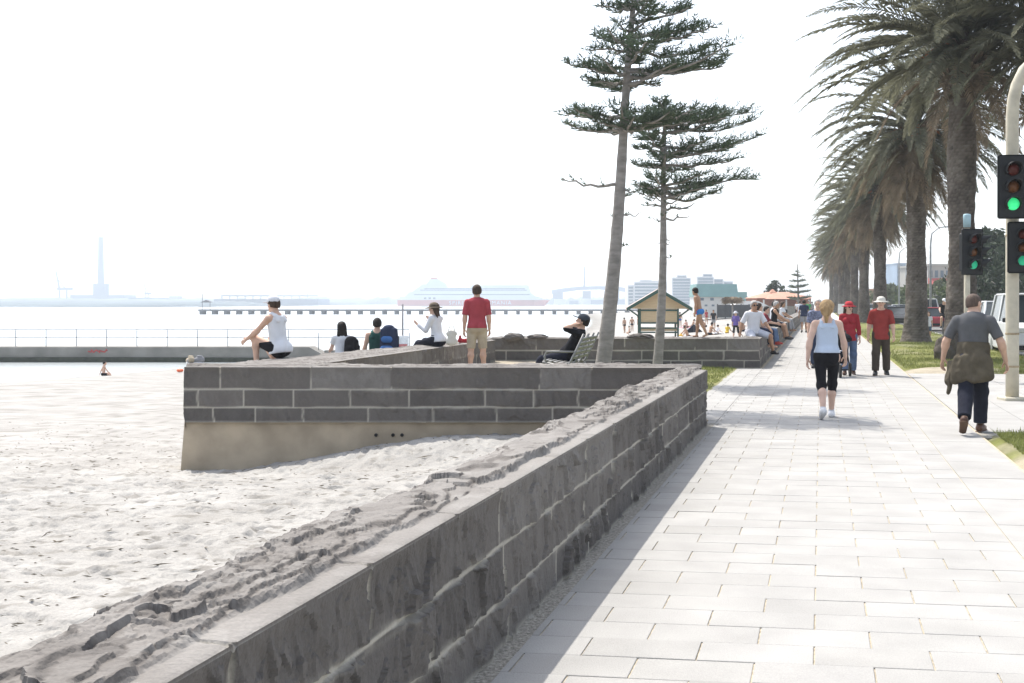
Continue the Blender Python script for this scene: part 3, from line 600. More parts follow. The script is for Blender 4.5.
def leafy(name, label, loc, h, w_, trunk_h, seed, mat, n=2600, ls=.3, group=None, cat='tree', conical=0.):
    r = np.random.default_rng(seed); root = thing(name, label, cat, loc, group=group); tb = MB(); tb.tube([(0, 0, -.2), (.05, 0, trunk_h * .6), (0, .05, h * .75)], [h * .035, h * .026, h * .008], 8)
    cl = []
    for i in range(26):
        u = r.uniform(0, 1) ** .8; z = trunk_h + (h - trunk_h) * u; ww = w_ * .5 * ((1 - u) ** .7 * conical + (1 - conical) * math.sin(math.pi * (.12 + .86 * u)) ** .7) * r.uniform(.35, 1); a = r.uniform(0, 6.28)
        c = np.array([math.cos(a) * ww, math.sin(a) * ww, z]); cl.append(c)
        if i < 9: tb.tube([(0, 0, trunk_h * .7 + i * .04 * h), tuple(c * .6 + np.array([0, 0, trunk_h * .3])), tuple(c)], [h * .012, h * .009, h * .003], 5)
    cl = np.array(cl); tb.out('trunk', PINE_B, root, True)
    k = r.integers(0, 26, n); dv = r.normal(0, 1, (n, 3)); dv /= np.linalg.norm(dv, axis=1, keepdims=True); rad = w_ * .2 * r.random((n, 1)) ** .45; P = cl[k] + dv * rad * np.array([1, 1, .7])
    a = r.normal(0, 1, (n, 3)); a /= np.linalg.norm(a, axis=1, keepdims=True); b = np.cross(a, r.normal(0, 1, (n, 3))); b /= np.linalg.norm(b, axis=1, keepdims=True); s = ls * r.uniform(.5, 1.2, (n, 1))
    V = np.stack([P - a * s, P + b * s * .5, P + a * s, P - b * s * .5], 1).reshape(-1, 3); mesh('crown', V, np.arange(4 * n).reshape(-1, 4), mat, root, False); return root
LEAF_D = leafmat('dark_leaves', (.045, .062, .04)); LEAF_M = leafmat('leaves', (.085, .115, .05)); LEAF_P = leafmat('pale_leaves', (.13, .15, .085))

# ------------------------------------------------------------------ people: bodies grown as one surface from rounded bones
def v3(*a): return np.array(a, float)
def unit(v): v = np.asarray(v, float); return v / max(1e-9, np.linalg.norm(v))
class Field:
    def __init__(s, h, k=.035): s.p = []; s.h = h; s.k = k; s.clips = []; s.noise = 0
    def cap(s, a, b, ra, rb, flat=None, ratio=1., k=None, cyl=0): s.p.append(('c', v3(*a), v3(*b), ra, rb, flat, ratio, k, cyl)); return s
    def ell(s, c, r, Rm=None, k=None): s.p.append(('e', v3(*c), v3(*r), np.eye(3) if Rm is None else Rm, k)); return s
    def clip(s, p, n): s.clips.append((v3(*p), unit(n))); return s          # keeps the side n points away from
    def build(s):
        lo, hi = v3(9, 9, 9), v3(-9, -9, -9); h = s.h
        for q in s.p:
            m = (max(q[3], q[4]) if q[0] == 'c' else max(q[2])) + .02 + 2 * h
            for c in ((q[1], q[2]) if q[0] == 'c' else (q[1],)): lo = np.minimum(lo, c - m); hi = np.maximum(hi, c + m)
        n = np.ceil((hi - lo) / h).astype(int) + 1; F = np.full(n, .5, np.float32); ax = [lo[i] + h * np.arange(n[i]) for i in range(3)]
        for q in s.p:
            k = s.k if q[-1 if q[0] == 'e' else 7] is None else q[-1 if q[0] == 'e' else 7]; mg = .03 + k + 2 * h
            if q[0] == 'c': m = max(q[3], q[4]) + mg; l = np.minimum(q[1], q[2]) - m; u = np.maximum(q[1], q[2]) + m
            else: m = max(q[2]) + mg; l, u = q[1] - m, q[1] + m
            i0 = np.clip(((l - lo) / h).astype(int), 0, n); i1 = np.clip(np.ceil((u - lo) / h).astype(int) + 1, 0, n); sl_ = tuple(slice(a, b) for a, b in zip(i0, i1))
            G = np.stack(np.meshgrid(*[ax[i][sl_[i]] for i in range(3)], indexing='ij'), -1)
            if q[0] == 'c':
                _, a, b, ra, rb, fl_, ratio, _, cyl = q
                if fl_ is not None:
                    f = unit(fl_); G = a + (G - a) + f * (((G - a) @ f) * (1 / ratio - 1))[..., None]; b = b + f * (np.dot(b - a, f) * (1 / ratio - 1))
                ab = b - a; L2 = max(1e-9, ab @ ab); t0 = ((G - a) @ ab) / L2; t = np.clip(t0, 0, 1)
                d = np.linalg.norm(G - a - ab * t[..., None], axis=-1) - (ra + (rb - ra) * t)
                if cyl: L = math.sqrt(L2); d = np.maximum(d, (t0 - 1) * L)
                if cyl == 2: d = np.maximum(d, -t0 * L)
            else:
                g = ((G - q[1]) @ q[3]) / q[2]; d = (np.linalg.norm(g, axis=-1) - 1) * min(q[2])
            o = F[sl_]
            if k > 0: hh = np.maximum(k - np.abs(o - d), 0) / k; F[sl_] = np.minimum(o, d) - hh * hh * k / 4
            else: F[sl_] = np.minimum(o, d)
        if s.noise or s.clips:
            G = np.stack(np.meshgrid(*ax, indexing='ij'), -1)
            if s.noise:
                near = np.abs(F) < .04; Q = G[near]
                F[near] += s.noise * (vn(Q[:, 0] * 16, Q[:, 1] * 16, Q[:, 2] * 9, 71) + .5 * vn(Q[:, 0] * 33, Q[:, 1] * 33, Q[:, 2] * 22, 72))
            for p, nn in s.clips: F = np.maximum(F, (G - p) @ nn)
        return nets(F, lo, h)
def nets(F, lo, h):
    S = F < 0; c = [(i, j, k) for i in (0, 1) for j in (0, 1) for k in (0, 1)]; nx, ny, nz = F.shape
    sub = lambda A, i, j, k: A[i:nx - 1 + i, j:ny - 1 + j, k:nz - 1 + k]
    cnt = sum(sub(S, *q).astype(np.int8) for q in c); act = (cnt > 0) & (cnt < 8); idx = np.full(act.shape, -1, np.int64); I = np.argwhere(act); idx[act] = np.arange(len(I))
    f = {q: sub(F, *q)[act] for q in c}; P = np.zeros((len(I), 3)); N = np.zeros(len(I))
    for a in c:
        for d in range(3):
            if a[d]: continue
            b = list(a); b[d] = 1; b = tuple(b); x = (f[a] < 0) != (f[b] < 0); t = np.where(x, f[a] / np.where(x, f[a] - f[b], 1), 0)
            q = np.tile(np.array(a, float), (len(I), 1)); q[:, d] += t; P += q * x[:, None]; N += x
    V = lo + h * (I + P / N[:, None]); Q = []
    for d in range(3):
        e, g = (d + 1) % 3, (d + 2) % 3; s0 = [slice(None)] * 3; s1 = [slice(None)] * 3; s0[d] = slice(0, -1); s1[d] = slice(1, None)
        A = S[tuple(s0)]; B = S[tuple(s1)]; E = np.argwhere(A != B); E = E[(E[:, e] > 0) & (E[:, g] > 0) & (E[:, e] < F.shape[e] - 1) & (E[:, g] < F.shape[g] - 1)]
        fl_ = A[tuple(E.T)]; de, dg = np.zeros(3, int), np.zeros(3, int); de[e] = 1; dg[g] = 1
        q = np.stack([idx[tuple((E - x).T)] for x in (de + dg, dg, 0 * de, de)], 1); q[~fl_] = q[~fl_][:, ::-1]; Q.append(q)
    return V, np.concatenate(Q)
def join(parts):
    V, Fc, n = [], [], 0
    for v, f in parts: V.append(v); Fc.append(np.asarray(f) + n); n += len(v)
    return np.concatenate(V), np.concatenate(Fc)
def make_hand():
    """right hand along +x (wrist at 0), palm facing -z, thumb towards +y; fingers curled"""
    f = Field(.0042, .008); f.cap((0, 0, 0), (.03, 0, 0), .021, .022, (0, 0, 1), .75); f.cap((.02, .0, 0), (.085, .018, .0), .018, .016, (0, 0, 1), .7); f.cap((.02, -.008, 0), (.082, -.022, -.002), .018, .015, (0, 0, 1), .7); f.cap((.02, 0, 0), (.085, 0, 0), .018, .016, (0, 0, 1), .7)
    for y, l, r, cu in ((.026, .066, .0085, .45), (.009, .074, .009, .55), (-.008, .069, .0085, .65), (-.024, .054, .0075, .75)):
        p = v3(.086, y, 0); a = .25
        for q, s in enumerate((.45, .32, .23)): d = v3(math.cos(a), y * .9, -math.sin(a)); n = p + unit(d) * l * s * 1.25; f.cap(p, n, r * (1 - .1 * q), r * (.92 - .1 * q), k=.004); p = n; a += cu
    p = v3(.022, .018, -.004)
    for d, l, r in ((v3(.55, .75, -.25), .036, .0125), (v3(.8, .42, -.4), .03, .0105), (v3(.93, .1, -.4), .024, .009)): n = p + unit(d) * l; f.cap(p, n, r, r * .9, k=.006); p = n
    return f.build()
HAND = make_hand()
SKIN = M('skin_fair', (.56, .36, .265), .6, .08, 12, spec=.35); SKIN_T = M('skin_tanned', (.40, .235, .15), .6, .08, 12, spec=.35); SKIN_P = M('skin_pale', (.62, .42, .33), .6, .08, 12, spec=.35)
HAIRS = {k: M('hair_' + k, c, .75, .35, 30, .5, 90, stretch=(1, 1, .2)) for k, c in {'black': (.018, .014, .012), 'brown': (.055, .034, .022), 'blonde': (.36, .24, .12), 'grey': (.42, .40, .38), 'buzz': (.10, .07, .055)}.items()}
DARK = M('dark_glass', (.012, .012, .014), .25, .1)
def cloth(n, c, v=.12): return M('cloth_' + n, c, .9, v, 7, .25, 130, spec=.1)

def person(label, loc, yaw, H=1.75, sex='m', h=.016, skin=SKIN, lean=0., yawt=0., head=(0., 0.), legs=((5, 2, 4), (-8, 2, 12)), arms=((-8, 9, 15), (12, 9, 18)), seat=None, wear=(), hair=('short', 'brown'), hat=None,
           cat='person', group=None, width=1., hands=True, lying=None, glasses=False, thing_name='person', foot=(None, None), lift=0., fores=(None, None)):
    """limb order: right, left. legs (thigh pitch, out, knee bend), arms (shoulder pitch, out, elbow bend), degrees; +pitch forward"""
    S = H / 1.75; J = {}; fem = sex == 'f'; kid = H < 1.4
    P = v3(0, 0, 0); la = R(lean); up = v3(0, math.sin(la), math.cos(la)); fw = v3(0, math.cos(la), -math.sin(la)); rt = v3(1, 0, 0)
    if yawt: t = R(yawt); rt, fw = rt * math.cos(t) + fw * math.sin(t), fw * math.cos(t) - rt * math.sin(t)
    C = P + .33 * up * S; N = P + .515 * up * S; hy, hp = R(head[0]), R(head[1])
    hup = unit(up * .6 + v3(0, 0, .4)) * math.cos(hp) + fw * math.sin(hp); hf = unit(fw - hup * (fw @ hup)); hr = np.cross(hf, hup)
    hf2 = hf * math.cos(hy) + hr * math.sin(hy); hr2 = hr * math.cos(hy) - hf * math.sin(hy); HM = np.stack([hr2, hf2, hup], 1)
    hs = S * (1.15 if kid else 1.06); HC = N + (hup * .155 + hf * .03) * hs
    sw = (.163 if fem else .185) * S * width; hw = (.092 if fem else .085) * S * width
    L = []
    for i, sd in ((0, 1), (1, -1)):
        hp_ = P + rt * sd * hw - up * .02 * S; a, o, kb = [R(x) for x in legs[i]]
        d = v3(sd * math.sin(o), math.cos(o) * math.sin(a), -math.cos(o) * math.cos(a)); kn = hp_ + d * .43 * S; a2 = a - kb; o2 = o * .6
        d2 = v3(sd * math.sin(o2), math.cos(o2) * math.sin(a2), -math.cos(o2) * math.cos(a2)); an = kn + d2 * .425 * S
        fp = foot[i] if foot[i] is not None else (max(-60, min(25, math.degrees(a2) * .8)) if seat is None else 0); f = R(fp); fd = v3(sd * .18 + math.sin(o) * sd * .3, math.cos(f), math.sin(f)); fd = unit(fd)
        L.append((hp_, kn, an, fd))
    A = []
    for i, sd in ((0, 1), (1, -1)):
        sh = P + .455 * up * S + rt * sd * sw; a, o, eb = [R(x) for x in arms[i]]
        d = v3(sd * math.sin(o), math.cos(o) * math.sin(a), -math.cos(o) * math.cos(a)); el = sh + d * .285 * S
        d2 = unit(v3(sd * math.sin(o * .4), math.cos(o) * math.sin(a + eb), -math.cos(a + eb) * math.cos(o))) if fores[i] is None else unit(fores[i]); wr = el + d2 * .25 * S
        A.append((sh, el, wr, d2))
    # put the feet (or the seat) on the ground
    low = min(min((an - v3(0, 0, .075 * S))[2], (an + fd * .14 * S - v3(0, 0, .04 * S))[2]) for _, _, an, fd in L)
    dz = (seat + .105 * S) if seat is not None else -low + lift
    sh_ = v3(0, 0, dz); P, C, N, HC = P + sh_, C + sh_, N + sh_, HC + sh_
    L = [(a + sh_, b + sh_, c + sh_, d) for a, b, c, d in L]; A = [(a + sh_, b + sh_, c + sh_, d) for a, b, c, d in A]
    W = S * width
    def torso(f, g, upto=1.):
        f.cap(P + up * .02 * S, C - up * .08 * S, (.150 if fem else .148) * W + g, (.125 if fem else .145) * W + g, fw, .70)
        f.cap(C - up * .08 * S, C + up * .07 * S, (.125 if fem else .145) * W + g, (.142 if fem else .168) * W + g, fw, .66)
        if fem and not kid:
            for sd in (1, -1): f.ell(C + up * .03 * S + fw * .085 * S + rt * sd * .07 * S, (.062 * S + g, .055 * S + g, .06 * S + g))
        if fem: f.cap(P - up * .03 * S + rt * .05 * S, P - up * .03 * S - rt * .05 * S, .125 * W + g, .125 * W + g, fw, .85)
        if width > 1.08: f.ell(P + up * .14 * S + fw * .05 * S, (.15 * W + g, .13 * W + g, .14 * S + g))
    def shoulders(f, g): f.cap(A[0][0] - rt * .02 * S, A[1][0] + rt * .02 * S, .058 * W + g, .058 * W + g); f.cap(C + up * .06 * S, N - up * .03 * S, .12 * W + g, .07 * S + g, fw, .7)
    B = Field(h, .035 * S); torso(B, 0); shoulders(B, 0)
    B.cap(N - up * .05 * S, HC - HM @ v3(0, .02, .04) * hs, .064 * W, .056 * S)
    for sd in (1, -1): B.ell(P + rt * sd * .07 * S - fw * .065 * S - up * .04 * S, (.085 * W, .085 * W, .095 * W))
    hk = .02 * S; hd = lambda x, y, z: HC + HM @ (v3(x, y, z) * hs)
    B.ell(hd(0, -.008, .028), v3(.076, .094, .088) * hs, HM, hk); B.ell(hd(0, .022, -.048), v3(.056, .068, .066) * hs, HM, hk); B.cap(hd(0, .088, .012), hd(0, .108, -.022), .010 * hs, .015 * hs, k=.012)
    B.cap(hd(-.03, .083, .024), hd(.03, .083, .024), .012 * hs, .012 * hs, k=.015); B.cap(hd(-.015, .085, -.058), hd(.015, .085, -.058), .012 * hs, .012 * hs, k=.01); B.ell(hd(0, .072, -.095), v3(.025, .02, .02) * hs, HM, hk)
    for sd in (1, -1): B.ell(hd(sd * .079, -.005, -.008), v3(.012, .02, .032) * hs, HM, .008)
    wl = 1. if not fem else .95
    for (hp_, kn, an, fd), sd in zip(L, (1, -1)):
        B.cap(hp_, kn, .088 * W * wl + (.004 if fem else 0), .056 * W * wl); m = kn + (an - kn) * .32; bk = unit(np.cross(np.cross(an - kn, fd), an - kn)) * -.018 * S
        B.cap(kn, m + bk, .052 * W * wl, .056 * W * wl); B.cap(m + bk, an, .055 * W * wl, .036 * W * wl)
        B.cap(an - fd * .035 * S - v3(0, 0, .035 * S), an + fd * .13 * S - v3(0, 0, .05 * S), .036 * S, .026 * S, k=.02)
    for sh, el, wr, d2 in A:
        B.cap(sh, el, .052 * W * wl, .040 * W * wl); m = el + (wr - el) * .25; B.cap(el, m, .039 * W * wl, .040 * W * wl); B.cap(m, wr, .040 * W * wl, .026 * W)
        if not hands: B.cap(wr, wr + d2 * .10 * S, .03 * S, .025 * S)
    parts = [B.build()]
    if hands:
        for (sh, el, wr, d2), sd in zip(A, (1, -1)):
            x = unit(d2 + .001); inn = unit(-rt * sd * .8 - fw * .45); z = -unit(inn - x * (inn @ x)); y = np.cross(z, x); HV = HAND[0] * v3(1, 1, 1) * S * 1.02
            if y @ (fw + .6 * v3(0, 0, 1)) < 0: HV = HV * v3(1, -1, 1); HF = HAND[1][:, ::-1]
            else: HF = HAND[1]
            parts.append((HV @ np.stack([x, y, z], 0) + wr - x * .012, HF))
    V, Fc = join(parts); root = mesh(thing_name, V, Fc, [skin, DARK, M('lips', (.42, .19, .15), .6)], smooth=True)
    ctr = V[Fc].mean(1); mi = np.zeros(len(Fc), np.int32)
    if h < .02:
        for sd in (1, -1): mi[np.linalg.norm((ctr - hd(sd * .032, .088, .004)) / hs, axis=1) < .014] = 1
        mi[np.linalg.norm((ctr - hd(0, .095, -.058)) / hs / v3(1.6, 1, .6), axis=1) < .016] = 2
        root.data.polygons.foreach_set('material_index', mi)
    root.location = loc; root.rotation_euler = (0, 0, yaw); tag(root, label, cat, group, 'thing')
    def piece(nm, f, mat): v, fc = f.build(); return mesh(nm, v, fc, mat, root) if len(v) else None
    for g in wear:
        kind, mat = g[0], g[1]; f = Field(h * .9, .025 * S); f.noise = .004 if h < .02 else 0
        if kind in ('shirt', 'tank', 'vest'):
            torso(f, .016 * S); hem = P - up * (g[2] if len(g) > 2 else .05) * S; f.cap(P - up * .08 * S, P + up * .02 * S, .160 * W + .026 * S, .154 * W + .022 * S, fw, .84)
            if (g[2] if len(g) > 2 else .05) > 0:
                for sd in (1, -1): f.ell(P + rt * sd * .07 * S - fw * .065 * S - up * .04 * S, v3(.085, .085, .095) * W + .034 * S)
            f.clip(hem, -up)
            if kind == 'shirt':
                shoulders(f, .013 * S); sl_ = g[3] if len(g) > 3 else .62
                for sh, el, wr, d2 in A:
                    e = sh + (el - sh) * min(1, sl_); f.cap(sh, e, .052 * W + .012, (.052 if sl_ < 1 else .045) * W + .012, cyl=1)
                    if sl_ > 1: f.cap(el, el + (wr - el) * (sl_ - 1), .045 * W + .012, .034 * W + .010, cyl=1)
                f.clip(N + up * .022 * S + fw * .03 * S, unit(up * .9 + fw * .4))
            else:
                f.clip(C + up * .14 * S, up); v, fc = f.build(); f2 = Field(h * .75, .02); rw = .024 if kind == 'tank' else .042
                for sd in (1, -1):
                    pts_ = [C + up * .08 * S + rt * sd * .085 * S - fw * .098 * S, C + up * .15 * S + rt * sd * .085 * S - fw * .062 * S, P + up * .512 * S + rt * sd * .085 * S, C + up * .15 * S + rt * sd * .085 * S + fw * .068 * S, C + up * .08 * S + rt * sd * .085 * S + fw * .10 * S]
                    for q0, q1 in zip(pts_, pts_[1:]): f2.cap(q0, q1, rw * S, rw * S)
                f2.cap(C + up * .085 * S - fw * .078 * S - rt * .06 * S, C + up * .085 * S - fw * .078 * S + rt * .06 * S, .034 * S, .034 * S)
                if kind == 'vest': f2.cap(C + up * .12 * S - fw * .075 * S - rt * .07 * S, C + up * .12 * S - fw * .075 * S + rt * .07 * S, .045 * S, .045 * S)
                v2, fc2 = f2.build(); V_, F_ = join([(v, fc), (v2, fc2)]); mesh('tank_top', V_, F_, mat, root); continue
            piece('shirt', f, mat)
        elif kind in ('trousers', 'shorts', 'leggings', 'skirt', 'trunks'):
            gl = {'leggings': .006, 'trunks': .010}.get(kind, .020) * S; top = P + up * (.10 if kind != 'trunks' else .05) * S; end = g[2] if len(g) > 2 else {'trousers': 1.93, 'shorts': .85, 'leggings': 1.38, 'skirt': .8, 'trunks': .28}[kind]
            f.cap(P - up * .02 * S, top + up * .03 * S, .150 * W + gl, .148 * W + gl, fw, .74)
            for sd in (1, -1): f.ell(P + rt * sd * .07 * S - fw * .065 * S - up * .04 * S, v3(.085, .085, .095) * W + gl)
            if fem: f.cap(P - up * .03 * S + rt * .05 * S, P - up * .03 * S - rt * .05 * S, .125 * W + gl, .125 * W + gl, fw, .85)
            for hp_, kn, an, fd in L:
                e = min(1, end); f.cap(hp_, hp_ + (kn - hp_) * e, .090 * W * wl + gl, (.090 - .034 * e) * W * wl + gl * 1.2, cyl=1 if end <= 1 else 0)
                if end > 1:
                    loose = gl * 1.3 if kind == 'trousers' else gl; bk = unit(np.cross(np.cross(an - kn, fd), an - kn)) * -.012 * S
                    f.ell(kn, v3(.068, .068, .068) * W + gl); f.cap(kn, kn + (an - kn) * (end - 1) + (bk if end < 1.6 else 0), (.062 if kind == 'trousers' else .055) * W + loose, (.058 if end > 1.6 else .050 if kind != 'leggings' else .052) * W * (1.0 if end < 1.6 else .98) + loose * .8, cyl=1)
            if kind == 'skirt': f.cap((L[0][0] + L[1][0]) / 2, (L[0][1] + L[1][1]) / 2, .13 * W, .12 * W, cyl=1)
            f.clip(top, up); piece(kind if kind != 'trunks' else 'swim_trunks', f, mat)
        elif kind == 'shoes':
            for hp_, kn, an, fd in L:
                f = Field(h * .75, .02); dn = unit(np.cross(rt, fd)); dn = dn if dn[2] < 0 else -dn
                f.cap(an - fd * .045 * S + dn * .03 * S, an + fd * .05 * S + dn * .028 * S, .046 * S, .044 * S); f.cap(an + fd * .02 * S + dn * .035 * S, an + fd * .155 * S + dn * .05 * S, .046 * S, .034 * S); f.cap(an - (an - kn) * 0, an + dn * .03 * S, .046 * S, .046 * S)
                f.clip(an + dn * .079 * S, dn); f.clip(an + unit(kn - an) * .035 * S, unit(kn - an)); o = piece('shoe', f, mat)
                if len(g) > 2:
                    sb = Field(h * .6, .01); sb.cap(an - fd * .045 * S + dn * .078 * S, an + fd * .155 * S + dn * .078 * S, .05 * S, .042 * S, dn, .35); sb.clip(an + dn * .086 * S, dn); v, fc = sb.build(); mesh('sole', v, fc, g[2], o)
        elif kind == 'socks':
            for hp_, kn, an, fd in L: f = Field(h * .7, .01); f.cap(an + unit(kn - an) * .05 * S, an, .041 * S, .044 * S, cyl=1); piece('sock', f, mat)
        elif kind == 'bikini': f.cap(C + up * .02 * S - rt * .1 * S, C + up * .02 * S + rt * .1 * S, .11 * S, .11 * S, fw, 1.15); f.clip(C + up * .06 * S, up); f.clip(C - up * .02 * S, -up); piece('bikini_top', f, mat)
    st, hc = hair; hm = HAIRS[hc]; f = Field(h * .8, .02 * S); f.noise = .006 if h < .02 and st != 'buzz' else 0
    if st != 'none':
        g = {'buzz': .005, 'short': .014}.get(st, .020)
        f.ell(hd(0, -.012, .030), (v3(.076, .094, .088) + g) * hs, HM); f.ell(hd(0, -.045, -.02), (v3(.062, .055, .062) + g) * hs, HM)
        f.clip(hd(0, .052, .05), HM @ unit(v3(0, 1, -.62)))
        if st in ('buzz', 'short'): f.clip(hd(0, -.07, -.055), HM @ unit(v3(0, .25, -1)))
        if st in ('long', 'bob'):
            for sd in (-1, 0, 1): f.cap(hd(sd * .055, -.05, 0), hd(sd * .07, -.075, -.16 if st == 'bob' else -.28), .045 * hs, .04 * hs)
        if st == 'bun': f.ell(hd(0, -.1, .05), v3(.045, .045, .045) * hs)
        if st == 'pony':
            f.ell(hd(0, -.11, .03), v3(.04, .045, .05) * hs); f.cap(hd(0, -.13, .02), hd(.004, -.145, -.07), .04 * hs, .038 * hs); f.cap(hd(.004, -.145, -.07), hd(0, -.115, -.17), .038 * hs, .016 * hs)
            for sd in (1, -1): f.cap(hd(sd * .07, .0, .06), hd(sd * .06, -.09, .0), .03 * hs, .03 * hs)
        piece('hair', f, hm)
    if glasses:
        gb = MB()
        for sd in (1, -1): gb.tube([tuple(hd(sd * .033, .100, .010)), tuple(hd(sd * .033, .090, .006))], .025 * hs, 10); gb.tube([tuple(hd(sd * .055, .09, .012)), tuple(hd(sd * .082, .0, .012))], .005, 5)
        gb.out('sunglasses', DARK, root)
    if hat:
        kind, mat = hat[0], hat[1]; b = MB(); Mt = Matrix.Translation(Vector(HC)) @ Matrix([list(r_) + [0] for r_ in HM.tolist()] + [[0, 0, 0, 1]]) @ Matrix.Scale(hs, 4)
        b.lathe([(.098, .030), (.100, .045), (.097, .08), (.080, .112), (.045, .132), (.004, .137)], (0, -.008, 0), 18, .92, 1.1)
        if kind == 'cap': b.lathe([(.07, .038), (.075, .043), (.07, .048)], (0, .115, 0), 16, 1.0, 1.1)
        else: b.lathe([(.085, .034), (.168 if kind == 'brim' else .175, .012), (.170 if kind == 'brim' else .178, .019), (.085, .046)], (0, 0, 0), 22, .95, 1.08)
        b.xf(Mt); b.out('hat', mat, root, True)
        if len(hat) > 2:
            b = MB(); b.lathe([(.1015, .034), (.1035, .04), (.1025, .06), (.100, .062)], (0, -.008, 0), 18, .92, 1.1); b.xf(Mt); b.out('hat_band', hat[2], root, True)
    return root, dict(P=P, C=C, N=N, HC=HC, up=up, fw=fw, rt=rt, A=A, L=L, S=S, HM=HM, W=W)

# ------------------------------------------------------------------ pier and its railing, jetty, far shore
GREYC = M('weathered_concrete', (.22, .21, .19), .92, .25, .6, .3, 8); WEED = M('weedy_concrete', (.045, .05, .035), .9, .3, 3); STEEL = M('galvanised_steel', (.32, .34, .36), .5, .1, 5, metal=.3)
YP = 80.0; k80 = YP / F_PX
pier = thing('concrete_pier', 'grey concrete pier wall across the shallow water with a thin railing on top', 'pier', (0, YP, 0))
xR = px(312, 0, YP).x; zt = -1.46
b = MB(); b.prism([(-62, -4), (xR + .7, -4), (xR + .7, -1.95), (xR - .2, zt), (-62, zt)], 0, 2.4); b.out('wall', GREYC, pier)
b = MB(); b.prism([(-62, -4), (xR + .6, -4), (xR + .6, -2.2), (-30, -2.15), (-62, -2.2)], -.12, -.004); b.out('weed_band', WEED, pier)
b = MB(); b.prism([(xR + .75, -2.35), (px(414, 0, YP).x, -2.35), (px(414, 0, YP).x, zt - .25), (xR + .75, zt - .25)], .6, 2.2); b.out('landing', GREYC, pier)
post = None; xs_ = np.arange(px(6, 0, YP).x - 8 * 2.1, px(412, 0, YP).x, 2.12)
for x in xs_:
    z = zt if x < xR - .2 else zt - .25
    if post is None: post = MB().tube([(0, 0, 0), (0, 0, 1.22)], .035, 6).out('post', STEEL, pier, True); post.location = (x, 1.2, z)
    else: c = post.copy(); COL.objects.link(c); c.location = (x, 1.2, z)
for z in (1.2, .64): MB().tube([(xs_[0], 1.2, zt + z), (xs_[-1], 1.2, zt + z)], .028, 6).out('rail', STEEL, pier, True)
gp = [px(88 + i * 1.6 + 1.2 * math.sin(i * 1.3), 351.2 + 1.5 * math.sin(i * 2.1) - .5 * math.sin(i * .7), YP - .03) for i in range(13)]
gr_ = MB().tube([(p.x, -.02, p.z) for p in gp], .05, 5).out('graffiti', M('red_spray', (.42, .06, .06), .8), pier)
# notice post on the pier
t = thing('notice_post', 'thin tall post with a white notice box, standing at the end of the pier', 'sign post', (px(399.5, 0, YP - 1).x, YP - 1 + 2.3, zt - .25))
MB().tube([(0, 0, 0), (0, 0, 3.2)], .06, 8).out('pole', M('post_grey', (.23, .22, .23), .7), t, True)
bx = MB().box(-.42, .42, -.22, -.07, .12, 1.0, .03).out('notice_box', M('notice_white', (.62, .64, .66), .6), t); MB().box(-.34, .34, -.235, -.222, .2, .42).out('notice_panel', M('notice_red', (.45, .14, .14), .7), bx)
# jetty
YJ = 390.0; JW = M('jetty_timber', (.13, .13, .14), .9, .2, 1)
jet = thing('timber_jetty', 'long low timber jetty on piles far out across the bay', 'jetty', (0, YJ, 0))
x0, x1 = px(198, 0, YJ).x, px(648, 0, YJ).x
MB().box(x0, x1, 0, 5, -1.42, -.82).out('deck', JW, jet)
rb = MB(); rb.box(x0, x1, .1, .2, -.1, .02); rb.out('rail', JW, jet)
pl = None
for i, x in enumerate(np.arange(x0 + 1, x1, 4.1)):
    if pl is None: pl = MB().box(-.62, .62, .3, 4.6, -2.9, -1.42).out('pile', JW, jet); pl.location = (x, 0, 0)
    else: c = pl.copy(); COL.objects.link(c); c.location = (x, 0, 0)
sh = thing('jetty_shelter', 'small dark shelter on the outer end of the jetty', 'shelter', (x0 + 1.2, YJ + 1, -.82))
for q in (0, 2.6): MB().tube([(q, 0, 0), (q, 0, 2.4 if q else 5.2)], .12, 6).out('post', JW, sh)
MB().prism([(-.6, 2.3), (3.2, 2.3), (1.3, 3.2)], -.6, 2.4).out('roof', JW, sh)
# far shore: low land with scrub, sheds, power station
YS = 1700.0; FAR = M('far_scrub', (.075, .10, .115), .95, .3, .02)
xsS = np.linspace(-1300, 330, 900); top = 4.5 + 3.2 * np.abs(fbm(xsS / 60, xsS * 0, seed=301)) + 3.0 * np.abs(fbm(xsS / 9, xsS * 0, seed=302)); V = []
for x, t_ in zip(xsS, top): yf = float(np.interp(x, [-290, -200], [930, YS])) + 25 * math.sin(x / 40); V += [(x, yf, -4), (x, yf + 3, -.9), (x, YS + 30, t_ * .8), (x, YS + 80, t_), (x, YS + 300, -1)]
tag(mesh('far_shore', V, grid_faces(len(xsS), 5), FAR), kind='structure')
def farbox(name, label, cat, boxes, Y, mat, group=None, win=None):
    """boxes: pixel rectangles x0,x1,ytop,ybottom at depth Y"""
    ax = px((boxes[0][0] + boxes[0][1]) / 2, 0, Y).x; t = thing(name, label, cat, (ax, Y, 0), group=group)
    for i, bq in enumerate(boxes):
        a, c = px(bq[0], bq[3], Y), px(bq[1], bq[2], Y); d = bq[4] if len(bq) > 4 else (c.x - a.x) * .7
        MB().box(a.x - ax, c.x - ax, i * .4, d, min(a.z, c.z), c.z).out('block' if i or len(boxes) > 1 else 'shell', mat if len(bq) < 6 else bq[5], t)
    return t, ax
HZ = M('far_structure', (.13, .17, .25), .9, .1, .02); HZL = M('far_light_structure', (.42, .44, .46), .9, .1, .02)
ps, ax = farbox('power_station', 'pale blue power station block with one very tall chimney across the bay', 'power station', [(93, 106, 283.5, 301.5), (70, 124, 295, 302.5)], YS - 20, HZ)
q0 = px(100.8, 303, YS - 10); MB().lathe([(5.2, -2), (4.6, 40), (3.7, px(0, 237.5, YS).z), (3.2, px(0, 237.3, YS).z)], (q0.x - ax, 10, 0), 16).out('chimney', HZ, ps, True)
